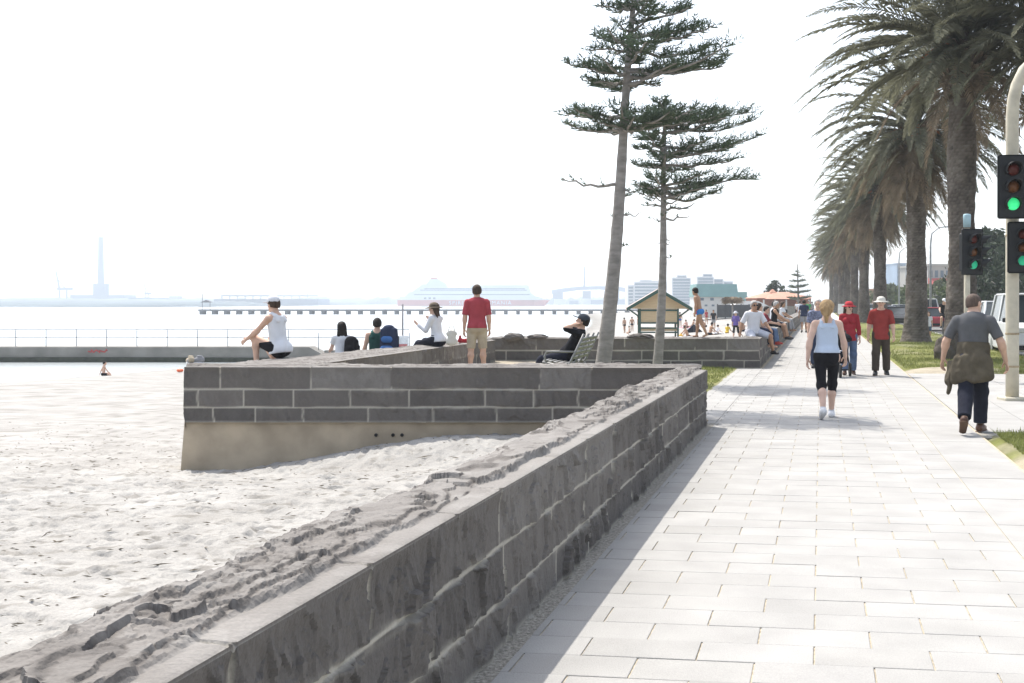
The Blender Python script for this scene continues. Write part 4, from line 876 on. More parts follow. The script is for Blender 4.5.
def crane(name, label, x, yt, yb, Y, s):
    t = thing(name, label, 'crane', (px(x, 0, Y).x, Y, px(0, yb, Y).z)); h = (yb - yt) * Y / F_PX
    for dx in (0, 9 * s): MB().box(dx, dx + 1.6 * s, 0, 1.6 * s, 0, h * .42).out('leg', HZ, t)
    MB().box(-2 * s, 17 * s, 0, 2.4 * s, h * .36, h * .45).out('beam', HZ, t); MB().tube([(1 * s, 1, h * .4), (-3.5 * s, 1, h)], 1.1 * s, 5).out('boom', HZ, t); MB().tube([(8 * s, 1, h * .42), (-1 * s, 1, h * .72)], .6 * s, 5).out('stay', HZ, t)
crane('dock_crane', 'pale container crane with raised boom left of the tall chimney', 58.5, 271, 301, YS - 60, 1.15)
crane('dock_crane', 'small faint crane right of the tall chimney on the far shore', 145, 281, 302, YS - 60, .5)
for i, (a, c, t_, lb) in enumerate([(128, 165, 297.6, 'low pale shed right of the power station'), (169, 180, 296, 'small pale shed with a flat roof on the far shore'), (24, 60, 298.6, 'low long shed under the container crane')]):
    farbox('waterside_shed', lb, 'shed', [(a, c, t_, 303)], YS - 40, HZL if i else HZ)
st, ax = farbox('pier_terminal', 'long pale terminal shed with a flat overhanging roof across the bay', 'terminal', [(214, 318, 299, 305)], 1250, HZ)
a, c = px(222, 296.2, 1250), px(309, 294.6, 1250); MB().box(a.x - ax, c.x - ax, -4, 60, a.z, c.z).out('roof', HZL, st)
for i in range(12): p = MB().box(0, 1.2, -3, -1.8, px(0, 299, 1250).z, a.z).out('column', HZL, st) if i == 0 else p.copy(); (COL.objects.link(p) if i else None); p.location = (a.x - ax + i * (c.x - a.x - 2) / 11, 0, 0)
for x, y, lb in [(307.5, 264, 'thin faint mast above the terminal roof'), (412, 262, 'thin faint mast behind the ferry bow'), (543, 283, 'short faint mast right of the ferry')]:
    p = px(x, 303, 1500); t = MB().tube([(0, 0, 0), (0, 0, (303 - y) * 1500 / F_PX)], [.55, .3], 6).out('mast', HZL); t.location = p; tag(t, lb, 'mast')
# the ferry
YF = 1200.0; kF = YF / F_PX; fx0 = px(397, 0, YF).x
fe = thing('ferry', 'large white ferry with a red hull band and lettering, moored across the bay', 'ferry', (fx0, YF, SEA))
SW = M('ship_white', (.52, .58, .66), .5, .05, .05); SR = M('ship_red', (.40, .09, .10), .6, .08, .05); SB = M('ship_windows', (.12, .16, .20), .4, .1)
def fz(y): return px(0, y, YF).z - SEA
def fxx(x): return (x - 397) * kF
b = MB()
for (za, zb, xa, xb, wd) in ((-1, fz(300.0), 3, 150, 12),):
    st_ = [0, .02, .08, .75, .9, .97, 1]; wd_ = [.7, .9, 1, 1, .8, .4, .03]; V = []
    for s_, w_ in zip(st_, wd_):
        for z_, e in ((za, -.04), (zb * .5, -.01), (zb, .01)): x_ = fxx(397) + (fxx(549) - fxx(397)) * (s_ + (e if s_ == 1 else 0)); V += [(x_, 12 - wd * w_, z_), (x_, 12 + wd * w_, z_)]
    F_ = []
    for i in range(6):
        o = i * 6
        for (p, q) in ((0, 2), (2, 4), (4, 5), (5, 3), (3, 1), (1, 0)): F_.append((o + p, o + 6 + p, o + 6 + q, o + q))
    F_ += [(0, 2, 4, 5, 3, 1), (36 + 1, 36 + 3, 36 + 5, 36 + 4, 36 + 2, 36)]; b.add(V, F_)
b.out('hull', SR, fe)
def deck(n, xa, xb, ya, yb, inset, sl=0, sr=0, mat=SW):
    z0, z1 = fz(yb), fz(ya); b = MB(); b.prism([(fxx(xa), z0), (fxx(xb), z0), (fxx(xb) - sr * kF, z1), (fxx(xa) + sl * kF, z1)], inset, 24 - inset); return b.out(n, mat, fe)
deck('upper_hull', 399, 541, 296.5, 299.98, .3, 1, 2); d1 = deck('superstructure', 405, 536, 292, 296.48, 1.2, 4, 6); d2 = deck('superstructure', 412, 531, 287.5, 291.98, 2.2, 5, 2); deck('bridge_deck', 470, 530, 285, 287.48, 3, 1, 2)
deck('bridge_deck', 418, 447, 284, 287.48, 3, 4, 1); fu = deck('funnel', 426, 447, 279, 283.98, 6, 3.5, 9, SW); deck('funnel_top', 430, 438, 277.6, 278.98, 6.5, .5, 2, SR)
for (y, xa, xb, ins, pa) in ((294.4, 414, 530, 1.2, d1), (290, 420, 527, 2.2, d2), (288.6, 424, 525, 2.2, d2)): MB().box(fxx(xa), fxx(xb), ins - .25, ins - .05, fz(y + .5), fz(y - .25)).out('window_strip', SB, pa)
for xx in (424, 428.5, 433): MB().box(fxx(xx), fxx(xx + 2.4), -.1, .25, fz(299.2), fz(297.4)).out('port_opening', SB, fe)
cu = bpy.data.curves.new('lettering', 'FONT'); cu.body = 'SPIRIT OF TASMANIA'; cu.size = 5.6; cu.extrude = .05; cu.space_character = 1.25
cu.align_x = 'LEFT'; tq = bpy.data.objects.new('lettering', cu); COL.objects.link(tq); bpy.context.view_layer.update(); me_ = bpy.data.meshes.new_from_object(tq.evaluated_get(bpy.context.evaluated_depsgraph_get())); bpy.data.objects.remove(tq)
me_.materials.clear(); me_.materials.append(SW); tx = bpy.data.objects.new('lettering', me_); COL.objects.link(tx); tx.parent = fe; tx.rotation_euler = (R(90), 0, 0); tx.location = (fxx(449), -.25, fz(304.6))
MB().tube([(fxx(516), 12, fz(286)), (fxx(516), 12, fz(281.5))], .5, 6).out('mast', SW, fe)
# long bridge behind
YB = 1500.0; br = thing('road_bridge', 'pale arched road bridge on piers right of the ferry, with a tall mast', 'bridge', (px(600, 0, YB).x, YB, 0)); bx0 = px(600, 0, YB).x
def bp(x, y): q = px(x, y, YB); return (q.x - bx0, q.z)
up = [(552, 290), (565, 288), (580, 286.5), (600, 286), (620, 287), (640, 290), (662, 294)]; lo = [(662, 298), (640, 294.5), (620, 291), (600, 289.5), (580, 290), (565, 292), (552, 294)]
MB().prism([bp(*q) for q in lo] + [bp(*q) for q in up[::-1]] if False else [bp(*q) for q in up + lo], 0, 14).out('deck', HZ, br)
for x, w_ in ((558, 10), (587, 8), (606, 3), (616, 7), (634, 12), (652, 10)): a = bp(x - w_ / 2, 304); c = bp(x + w_ / 2, 290.8 if x < 630 else 294); MB().box(a[0], c[0], 3, 11, a[1], c[1] - .2).out('pier', HZ, br)
MB().tube([(bp(584.7, 0)[0], 7, bp(0, 288)[1]), (bp(584.7, 0)[0], 7, bp(0, 266)[1])], [1.4, .7], 6).out('mast', HZ, br)
pf = None
for i, (x, t_, w_) in enumerate([(560, 299, 12), (574, 300.5, 9), (586, 298.5, 10), (598, 300, 14), (612, 297.5, 9), (622, 299.5, 12)]):
    farbox('dockside_building', ['low pale dock building under the bridge deck, leftmost one', 'squat grey dock building left of the bridge mast', 'pale dock building below the bridge mast', 'wide low dock building right of the bridge mast', 'taller narrow dock building between two bridge piers', 'low dock building left of the apartment towers'][i], 'building', [(x - w_ / 2, x + w_ / 2, t_, 304.5)], 1450 - i * 3, (HZL, HZ)[i % 2])
# apartment towers with window bands
TW = M('tower_wall', (.50, .50, .51), .8, .06, .05); TG = M('tower_glass', (.14, .18, .22), .3, .1)
def tower(label, blocks, Y, nb):
    ax = px(blocks[0][0], 0, Y).x; t = thing('apartment_tower', label, 'apartment tower', (ax, Y, 0), group='apartment towers behind the beach')
    for i, (xa, xb, yt) in enumerate(blocks):
        a, c = px(xa, 312, Y), px(xb, yt, Y); o = MB().box(a.x - ax, c.x - ax, i * .9, 18 + i, a.z, c.z).out('block', TW, t); n = int((312 - yt) / nb); w_ = None
        for k in range(n):
            z = c.z - (k + .75) * nb * Y / F_PX
            if z < 0: break
            if w_ is None: w_ = MB().box(a.x - ax + .6, c.x - ax - .6, i * .9 - .12, i * .9 - .02, -.9, .6).out('window_band', TG, o); w_.location.z = z
            else: q = w_.copy(); COL.objects.link(q); q.location.z = z
tower('pale blue apartment tower with a rounded stepped top left of the pine trunk', [(634, 667, 281.5), (640, 652, 279.8), (628, 634, 285), (652, 664, 280.6)], 820, 3.2)
tower('slim apartment tower standing alone between hut and white building', [(672, 691, 277.5), (677, 687, 275)], 760, 2.9)
tower('stepped apartment tower behind the green roofed white building', [(697, 714, 276.5), (703, 713, 273.5), (714, 724, 278.5), (724, 734, 281)], 700, 2.9)
# white building with a green roof
YW = 170.0; ax = px(717, 0, YW).x; wb = thing('white_building', 'white beach building with a large pale green roof and small square windows', 'building', (ax, YW, 0)); WBW = M('white_render', (.55, .55, .53), .85, .06, 1); GRN = M('green_roof', (.20, .33, .32), .7, .08, .5)
a, c = px(697, 318, YW), px(736.5, 297, YW); MB().box(a.x - ax, c.x - ax, 0, 7, a.z, c.z).out('wall', WBW, wb)
r0, r1 = px(697, 297, YW), px(737.5, 284, YW); MB().add([(r0.x - ax - .1, -.3, r0.z + .02), (r1.x - ax + .1, -.3, r0.z + .02), (r1.x - ax, .5, r1.z), (r0.x - ax, .5, r1.z), (r0.x - ax - .1, 7.3, r0.z + .02), (r1.x - ax + .1, 7.3, r0.z + .02), (r1.x - ax, 6.5, r1.z), (r0.x - ax, 6.5, r1.z)],
    [(0, 1, 2, 3), (5, 4, 7, 6), (1, 5, 6, 2), (4, 0, 3, 7), (3, 2, 6, 7), (4, 5, 1, 0)]).out('roof', GRN, wb)
for x in (702, 712, 723.5): q = px(x, 299.2, YW); w_ = MB().box(q.x - ax - .26, q.x - ax + .26, -.05, .02, q.z - .2, q.z + .2).out('window', TG, wb)
for x in (706, 713): q = px(x, 305.5, YW); MB().box(q.x - ax - .2, q.x - ax + .2, -.05, .02, q.z - .12, q.z + .14).out('window', TG, wb)
a, c = px(738, 312, YW + 12), px(747, 292, YW + 12); ga = MB().box(a.x - ax, c.x - ax, 12, 16, a.z, c.z).out('annex', GRN, wb)
# dark screen fence and thatched umbrella
YD = 120.0; ax = px(737, 0, YD).x; a, c = px(717.5, 316.5, YD), px(757, 304.8, YD); df = thing('screen_fence', 'long dark grey screen fence on the beach below the white building', 'fence', (ax, YD, a.z - .2))
DK = M('dark_screen', (.075, .08, .085), .9, .15, 2)
for i in range(5): x_ = a.x - ax + (c.x - a.x) * i / 5; MB().box(x_ + .02, x_ + (c.x - a.x) / 5 - .02, 0, .06, .1, c.z - a.z + .2).out('panel', DK, df)
for i in range(6): x_ = a.x - ax + (c.x - a.x) * i / 5; MB().box(x_ - .05, x_ + .05, -.06, .12, 0, c.z - a.z + .28).out('post', DK, df)
tu = thing('thatched_umbrella', 'ragged brown thatched beach umbrella in front of the dark screen fence', 'beach umbrella', (px(732.5, 0, 112).x, 112, beach2_z(px(732.5, 0, 112).x, 112))); hz_ = px(0, 296.5, 112).z - tu.location.z
MB().tube([(0, 0, -.1), (0, 0, hz_)], .08, 8).out('pole', PINE_B, tu, True); r = np.random.default_rng(5); B = np.zeros((900, 3)); a_ = r.uniform(0, 6.28, 900); B[:, 2] = hz_ - r.uniform(0, .5, 900)
D = np.stack([np.cos(a_), np.sin(a_), r.uniform(-.75, -.3, 900)], 1); B[:, :2] = D[:, :2] * r.uniform(0, .7, 900)[:, None]; V, F_ = shoots(B, D, r.uniform(.3, .75, 900), np.full(900, .03)); mesh('thatch', V, F_, M('thatch', (.20, .155, .105), .95, .3), tu, False)
ws = thing('white_marquee', 'low white canopy roof beyond the dark screen fence', 'canopy', (px(748, 0, 140).x, 140, -.3)); zc = px(0, 301, 140).z + .3
MB().prism([(-2.2, zc - .6), (2.2, zc - .6), (.9, zc), (-.9, zc)], -1.5, 1.5).out('canopy', M('canvas_white', (.7, .7, .69), .9, .05), ws)
for sx in (-2, 2): MB().tube([(sx, 0, -.3), (sx, 0, zc - .55)], .05, 6).out('pole', STEEL, ws, True)
# red roofed kiosk
YK = 150.0; ax = px(785, 0, YK).x; kk = thing('beach_kiosk', 'brick kiosk with a wide terracotta hipped roof at the far end of the wall', 'kiosk', (ax, YK, 0)); TER = M('terracotta_roof', (.46, .24, .17), .85, .12, 2, .3, 20); BRK = M('kiosk_brick', (.30, .145, .10), .9, .15, 3)
def hip(n, xa, xb, ye, yr, dep, y0, ridge, mat):
    a, c = px(xa, ye, YK), px(xb, yr, YK); w_ = c.x - a.x; return MB().add([(a.x - ax, y0, a.z), (c.x - ax, y0, a.z), (c.x - ax, y0 + dep, a.z), (a.x - ax, y0 + dep, a.z), (a.x - ax + w_ * ridge, y0 + dep / 2, c.z), (c.x - ax - w_ * ridge, y0 + dep / 2, c.z)], [(0, 1, 5, 4), (1, 2, 5), (2, 3, 4, 5), (3, 0, 4), (3, 2, 1, 0)]).out(n, mat, kk)
hip('roof', 755, 813, 298.2, 291.8, 8, -.6, .3, TER); hip('roof', 764, 806, 299, 293, 7, -1.8, .28, TER); hip('cupola', 774.5, 781, 292.5, 289, 1.2, 2.4, .4, TER)
a, c = px(757, 306, YK), px(811, 298.2, YK); MB().box(a.x - ax, c.x - ax, 0, 7, c.z - 1.0, c.z - .02).out('brick_wall', BRK, kk); MB().box(a.x - ax - .1, c.x - ax + .1, -.15, 7.1, -1.2, c.z - 1.02).out('rendered_base', M('render_cream', (.48, .45, .39), .85), kk)
for i in range(5): q = a.x - ax + .6 + i * (c.x - a.x - 1.2) / 4; MB().box(q - .09, q + .09, -1.35, -1.17, -1.0, c.z - .2).out('post', WBW, kk)
leafy('round_tree', 'dark rounded tree rising behind the red roofed kiosk', (px(776, 0, 165).x, 165, 0), px(0, 280.5, 165).z, 2.9, 1.0, 31, LEAF_D, 1500, .25)
for i, (x, yt, w_, Y, lb) in enumerate([(742, 296, 2.4, 190, 'grey green tree between the white building and the kiosk'), (751, 297, 2.2, 192, 'low bushy tree just left of the kiosk roof')]):
    leafy('shrub_tree', lb, (px(x, 0, Y).x, Y, -.3), px(0, yt, Y).z + .3, w_, .5, 41 + i, LEAF_M, 800, .25)

# ------------------------------------------------------------------ the bathing hut on the sand
YH = 75.0; hx = px(659, 0, YH).x; hz0 = beach2_z(hx, YH); ht = thing('beach_hut', 'cream wooden beach hut with dark green trim and a gabled roof', 'beach hut', (hx, YH, hz0), R(-4))
CRM = M('cream_boards', (.55, .42, .25), .8, .08, 2, .2, 12, stretch=(1, 1, 8)); GTR = M('green_trim', (.035, .085, .065), .6, .1, 5); HRF = M('hut_roof', (.40, .33, .30), .9, .12, 4)
def hh(y): return px(0, y, YH).z - hz0
we, wr_, zr, ze = 1.22, 2.0, hh(289), hh(308.8)
MB().prism([(-wr_ + .1, ze), (wr_ - .1, ze), (0, zr - .14)], -.06, 2.6).out('gable', CRM, ht)
for sg in (-1, 1):
    MB().prism([(0, zr + .02), (0, zr - .13), (sg * (wr_ + .08), ze - .10), (sg * (wr_ + .08), ze + .06)][::sg], -.55, 3.0).out('roof', HRF, ht); MB().prism([(0, zr + .04), (0, zr - .2), (sg * (wr_ + .1), ze - .15), (sg * (wr_ + .1), ze + .07)][::sg], -.64, -.56).out('barge_board', GTR, ht)
for x in (-we, 0, we): MB().box(x - .055, x + .055, -.05, .06, 0, ze).out('post', GTR, ht)
for x in (-we, we): MB().box(x - .055, x + .055, 2.3, 2.41, 0, ze).out('post', GTR, ht)
z1, z2, z3, z4 = hh(323), hh(328), hh(332), hh(313)
MB().box(-we + .06, we - .06, .0, 2.3, z1 + .05, ze - .02).out('panel', CRM, ht); MB().box(-we + .06, we - .06, .02, 2.2, z3 + .06, z1 - .32).out('panel', CRM, ht)
for z in (ze - .10, z1, z2, z3 - .02): MB().box(-we - .05, we + .05, -.075, -.052, z - .05, z + .05).out('trim_rail', GTR, ht)
for sg in (-1, 1): MB().tube([(sg * we, -.0, ze - .55), (sg * (wr_ - .1), -.0, ze - .06)], .05, 4).out('bracket', GTR, ht)

# ------------------------------------------------------------------ right side: signals, cars, background
CREAM_P = M('cream_paint', (.50, .46, .36), .7, .12, 6, .1, 40); SIG = M('signal_black', (.018, .019, .02), .55, .15, 6)
LR = M('red_lens', (.10, .018, .012), .35); LA = M('amber_lens', (.12, .045, .012), .35); LG = M('green_lens_lit', (.05, .85, .28), .3, .02, emit=.28); LG2 = M('green_lens_dim', (.02, .30, .16), .3, .02, emit=.35); LGD = M('green_lens_off', (.02, .06, .045), .35)
def signal(parent, c, yaw, w_, h, board=.14, lit=True, visor=True, hood=False):
    s = MB().box(-w_ / 2 - board, w_ / 2 + board, .03, .06, -h / 2 - board, h / 2 + board, .028).box(-w_ / 2, w_ / 2, .06, .26, -h / 2, h / 2, .02).out('signal_head', SIG, parent); s.location = c; s.rotation_euler = (0, 0, yaw); rr = h / 8.2
    for i, m in enumerate((LR, LA, LG if lit is True else (LG2 if lit else LGD))):
        z = h / 2 - (i + .5) * h / 3; V = []
        l = MB().lathe([(rr, 0), (rr * .96, .03), (rr * .6, .055), (.002, .065)], (0, 0, 0), 18).xf(Matrix.Translation((0, .025, z)) @ Matrix.Rotation(R(90), 4, 'X')).out('lens', m, s, True)
        vb = MB(); n = 18
        ang = [R(-40) + (R(260)) * k / (n - 1) for k in range(n)]; V = []; dp = .20
        for a_ in ang:
            for rad_ in (rr * 1.08, rr * 1.16):
                for y_ in (.03, -(dp * (.35 + .65 * max(0, math.sin(a_))))): V.append((math.cos(a_) * rad_, y_, z + math.sin(a_) * rad_))
        F_ = []
        for k in range(n - 1):
            o = k * 4; F_ += [(o, o + 4, o + 5, o + 1), (o + 2, o + 3, o + 7, o + 6), (o + 1, o + 5, o + 7, o + 3)]
        F_ += [(0, 1, 3, 2), (n * 4 - 4, n * 4 - 2, n * 4 - 1, n * 4 - 3)]
        vb.add(V, F_).out('visor', SIG, s, True)
    return s
PX_, PY_ = 8.41, 19.5
tl = thing('traffic_light', 'tall cream traffic light pole with a curved arm, at the right edge of the pavement', 'traffic light', (PX_, PY_, 0))
pts = [(0, 0, 0)] + [(0, 0, z) for z in (1, 2, 3, 4, 4.75)] + [(.02, 0, 5.05), (.08, 0, 5.3), (.20, 0, 5.55), (.42, 0, 5.78), (.75, 0, 5.93), (1.2, 0, 6.02), (2.4, 0, 6.1)]
MB().tube(pts, [.105] * 5 + [.102, .1, .098, .095, .09, .085, .08, .06], 16).out('pole', CREAM_P, tl, True); MB().box(-.19, .19, -.19, .19, -.02, .06, .02).out('base_plate', CREAM_P, tl)
for z in (2.75, 1.1, .55): MB().lathe([(.106, 0), (.112, .005), (.112, .03), (.106, .035)], (0, 0, z), 16).out('band', M('band_rust', (.34, .27, .17), .8, .3, 20), tl, True)
signal(tl, (-.13, -.34, px(0, 188.5, PY_).z), R(-6), .28, .86, .10); s2 = signal(tl, (.06, -.27, px(0, 248, PY_).z), R(-14), .27, .66, .10, lit=2)
YT = 24.5; q = px(967, 0, YT); t2 = thing('traffic_light', 'short traffic light on a thin pale pole with a light blue cap', 'traffic light', (q.x, YT, 0))
MB().tube([(0, 0, 0), (0, 0, px(0, 228, YT).z)], .062, 12).out('pole', CREAM_P, t2, True); zc = px(0, 227, YT).z; MB().lathe([(.075, 0), (.078, .24), (.07, .27), (.02, .28)], (0, 0, zc), 14).out('cap', M('pale_blue_cap', (.36, .52, .58), .6), t2, True)
signal(t2, (.10, -.1, px(0, 252, YT).z), R(16), .34, .80, .09, lit=2); s3 = signal(t2, (.34, .05, px(0, 252, YT).z), R(80), .30, .74, .02, False)

TYRE = M('tyre_rubber', (.02, .02, .02), .9); RIM = M('wheel_rim', (.35, .36, .37), .4, .1, metal=.6); GLASS = M('car_glass', (.035, .045, .05), .08, .1, spec=.6); LAMP = M('headlamp', (.65, .66, .64), .2, .05); TAIL = M('tail_lamp', (.35, .02, .02), .3); TRIMB = M('black_trim', (.025, .025, .027), .7)
def car(name, label, loc, yaw, paint, kind='hatch', group=None):
    """nose along +x"""
    L, W_, H_ = {'hatch': (3.9, 1.66, 1.45), 'sedan': (4.5, 1.72, 1.43), 'wagon': (4.6, 1.76, 1.5), 'van': (4.8, 1.85, 2.05), 'suv': (4.5, 1.82, 1.82)}[kind]; t = thing(name, label, 'car' if kind != 'van' else 'van', loc, yaw, group)
    h1 = {'van': 1.12, 'suv': 1.10}.get(kind, .88)
    prof = [(-L / 2, .42), (-L / 2 + .02, .75), (-L / 2 + .1, h1), (L / 2 - (1.25 if kind != 'van' else .7), h1 + .04), (L / 2 - .35, h1 - (.12 if kind != 'van' else .04)), (L / 2 - .05, h1 - .25), (L / 2, .5), (L / 2 - .06, .26), (-L / 2 + .05, .28)]
    def loft(pr, ws, nm, mat):
        V = []; n = len(pr)
        for w_ in ws: V += [(x, w_[0] * W_ / 2, z if not w_[1] else (z - .3) * w_[1] + .3) for x, z in pr]
        F_ = [tuple(range(n))[::-1]] + [(a * n + i, a * n + (i + 1) % n, (a + 1) * n + (i + 1) % n, (a + 1) * n + i) for a in range(len(ws) - 1) for i in range(n)] + [tuple(range((len(ws) - 1) * n, len(ws) * n))]
        m = MB().add(V, F_).out(nm, mat, t); mo = m.modifiers.new('bevel', 'BEVEL'); mo.width = .045; mo.segments = 2; mo.limit_method = 'ANGLE'; mo.angle_limit = R(25); return m
    loft(prof, [(-1, 0), (-.93, 0), (.93, 0), (1, 0)], 'body', paint)
    xb = {'hatch': -L / 2 + .15, 'sedan': -L / 2 + .75, 'wagon': -L / 2 + .12, 'van': -L / 2 + .06, 'suv': -L / 2 + .1}[kind]; xf = L / 2 - {'van': .62}.get(kind, 1.15)
    top = [(xb + (.45 if kind in ('hatch', 'sedan') else .16), H_), (xf - (.75 if kind != 'van' else .55), H_)]
    V = []
    for (x, y, z) in [(xb, .94, h1 - .02), (xf, .94, h1 + .02), (top[1][0], .76, H_ - .06), (top[0][0], .76, H_ - .06)]: V += [(x, -y * W_ / 2, z), (x, y * W_ / 2, z)]
    cab = MB().add(V, [(0, 2, 4, 6), (3, 1, 7, 5), (2, 3, 5, 4), (1, 0, 6, 7), (6, 4, 5, 7), (1, 3, 2, 0)]).out('window_glass', GLASS, t)
    rf = MB().box(top[0][0] - .03, top[1][0] + .03, -.78 * W_ / 2, .78 * W_ / 2, H_ - .07, H_, .03).out('roof', paint, t)
    pb = MB()
    for sg in (-1, 1):
        for (xa, xt) in ((xb + .02, top[0][0]), (xf - .02, top[1][0]), ((xb + xf) / 2 - .1, (top[0][0] + top[1][0]) / 2)): p0 = (xa, sg * .945 * W_ / 2, h1 - .03); p1 = (xt, sg * .77 * W_ / 2, H_ - .05); m = MB().tube([p0, p1], .045, 5).out('pillar', paint, t)
    wh = None
    for sx in (L / 2 - .78, -L / 2 + .75):
        for sg in (-1, 1):
            if wh is None:
                wr = .31 if kind not in ('suv', 'van') else .36; wh = MB().lathe([(wr * .6, -.1), (wr * .95, -.1), (wr, -.06), (wr, .06), (wr * .95, .1), (wr * .6, .1)], (0, 0, 0), 20).xf(Matrix.Rotation(R(90), 4, 'X')).out('wheel', TYRE, t, True)
                MB().lathe([(wr * .62, -.105), (wr * .5, -.09), (.05, -.085), (.05, .085), (wr * .5, .09), (wr * .62, .105)], (0, 0, 0), 16).xf(Matrix.Rotation(R(90), 4, 'X')).out('rim', RIM, wh); o = wh
            else: o = dup(wh)
            o.location = (sx, sg * (W_ / 2 - .1), wr)
    for sg in (-1, 1):
        MB().box(L / 2 - .14, L / 2 - .015, sg * W_ / 2 * .72 - .17, sg * W_ / 2 * .72 + .17, h1 - .27, h1 - .12, .02).out('headlight', LAMP, t); MB().box(-L / 2 - .012, -L / 2 + .08, sg * W_ / 2 * .82 - .11, sg * W_ / 2 * .82 + .11, h1 - .28, h1 - .06, .02).out('tail_light', TAIL, t)
        MB().box(xf - .3, xf - .14, sg * (W_ / 2 + .02) - .09, sg * (W_ / 2 + .02) + .09, h1 + .02, h1 + .16, .02).out('mirror', TRIMB, t)
    MB().box(L / 2 - .03, L / 2 + .05, -W_ / 2 * .94, W_ / 2 * .94, .32, .46, .02).out('bumper', TRIMB, t); MB().box(-L / 2 - .05, -L / 2 + .03, -W_ / 2 * .94, W_ / 2 * .94, .34, .48, .02).out('bumper', TRIMB, t)
    MB().box(L / 2 - .02, L / 2 + .022, -.42, .42, .52, .64).out('grille', TRIMB, t); return t
CP = {k: M('paint_' + k, c, .28, .03, 3, spec=.6) for k, c in {'white': (.68, .69, .70), 'silver': (.38, .40, .42), 'red': (.34, .02, .03), 'black': (.02, .02, .022), 'blue': (.03, .06, .16), 'grey': (.14, .15, .16), 'maroon': (.12, .02, .03)}.items()}
yawA = math.pi / 2 - math.atan(.266)                    # nose away from the camera
def at(x, ybot, kind): Y = F_PX * (EYE + .12) / (ybot - HOR); return (px(x, 0, Y).x, Y, -.12)
car('parked_suv', 'white four wheel drive facing the camera, beside the tall cream pole', at(1002, 342.5, 'suv'), yawA + math.pi, CP['white'], 'suv')
car('parked_van', 'white van cut off by the right edge of the photo behind the pole', (px(1030, 0, 37).x, 37, -.12), yawA + math.pi, CP['white'], 'van')
car('parked_car', 'red hatchback parked beyond the second palm trunk', at(935, 330.5, 'hatch'), yawA, CP['red'], 'hatch')
for x, yb, p, kd, lb in [(925, 323, 'white', 'van', 'white van parked just beyond the red hatchback'), (896, 326.5, 'black', 'sedan', 'black sedan with its side to the third palm, left of the second palm'), (887, 321.5, 'silver', 'sedan', 'silver sedan behind the black sedan'),
        (905, 319, 'grey', 'wagon', 'grey wagon half hidden by the second palm trunk'), (897, 315.8, 'white', 'hatch', 'small white hatchback in the distance left of the second palm'), (884, 315, 'maroon', 'sedan', 'dark maroon sedan far down the kerb'),
        (942, 317.5, 'silver', 'sedan', 'silver car on the road right of the second palm'), (955, 315, 'white', 'sedan', 'distant white car seen behind the thin signal pole'), (934, 313.8, 'blue', 'wagon', 'dark blue wagon far up the road'), (872, 314, 'white', 'wagon', 'white wagon glimpsed between the far palm trunks'),
        (988, 317, 'silver', 'hatch', 'silver hatchback on the far side of the road behind the white four wheel drive'), (914, 313.2, 'white', 'sedan', 'white sedan in the middle distance beside the grey wagon')]:
    car('parked_car', lb, at(x, yb, kd), yawA + (math.pi if x in (896, 887, 942, 955) else 0), CP[p], kd, 'cars parked along the road')
# buildings and trees across the road
CB = M('pale_render', (.40, .39, .37), .85, .08, .5); RA = M('red_awning', (.42, .11, .10), .8); BLT = M('blue_glass_tower', (.22, .30, .40), .4, .1, .3)
def block(name, label, cat, xa, xb, yt, Y, mat, win=0, dep=12, rows=2):
    a, c = px(xa, 0, Y), px(xb, yt, Y); ax = (a.x + c.x) / 2; t = thing(name, label, cat, (ax, Y, -.15)); w_ = (c.x - a.x) / 2; MB().box(-w_, w_, 0, dep, 0, c.z + .15).out('wall', mat, t); MB().box(-w_ - .2, w_ + .2, -.25, dep + .2, c.z + .152, c.z + .5).out('parapet', mat, t)
    f = None
    for r_ in range(rows):
        for k in range(win):
            q = (-w_ + (k + .5) * 2 * w_ / win, -.06, (c.z) * (r_ + .55) / rows)
            if f is None: f = MB().box(-w_ / win * .55, w_ / win * .55, 0, .05, -c.z / rows * .22, c.z / rows * .22).out('window', TG, t); f.location = q
            else: o = f.copy(); COL.objects.link(o); o.location = q
    return t
bb = block('shop_building', 'pale grey shop building with a red awning, seen between the first two palms', 'building', 928, 956, 266, 190, CB, 5, 14, 3)
a, c = px(932, 286, 188), px(950, 278, 188)
MB().add([(a.x - bb.location.x, -2, a.z + .15), (c.x - bb.location.x, -2, a.z + .15), (c.x - bb.location.x, -.3, c.z + .15), (a.x - bb.location.x, -.3, c.z + .15), (a.x - bb.location.x, -2, a.z - .05), (c.x - bb.location.x, -2, a.z - .05), (c.x - bb.location.x, -.3, a.z - .05), (a.x - bb.location.x, -.3, a.z - .05)], [(0, 1, 2, 3), (4, 5, 1, 0), (7, 6, 5, 4), (1, 5, 6, 2), (4, 0, 3, 7), (3, 2, 6, 7)]).out('awning', RA, bb)
block('office_tower', 'blue glass tower left of the second palm trunk, far off', 'office tower', 897, 906, 264, 420, BLT, 3, 14, 8)
block('brick_shop', 'low brown shop across the road left of the second palm', 'building', 884, 900, 290, 230, M('brown_brick', (.26, .17, .12), .9), 3, 10, 1)
block('terrace_building', 'white two storey building across the road behind the thin signal pole', 'building', 956, 990, 281, 205, WBW, 4, 12, 2)
block('corner_shop', 'grey low building at the right edge beyond the white four wheel drive', 'building', 992, 1060, 272, 150, CB, 5, 14, 2)
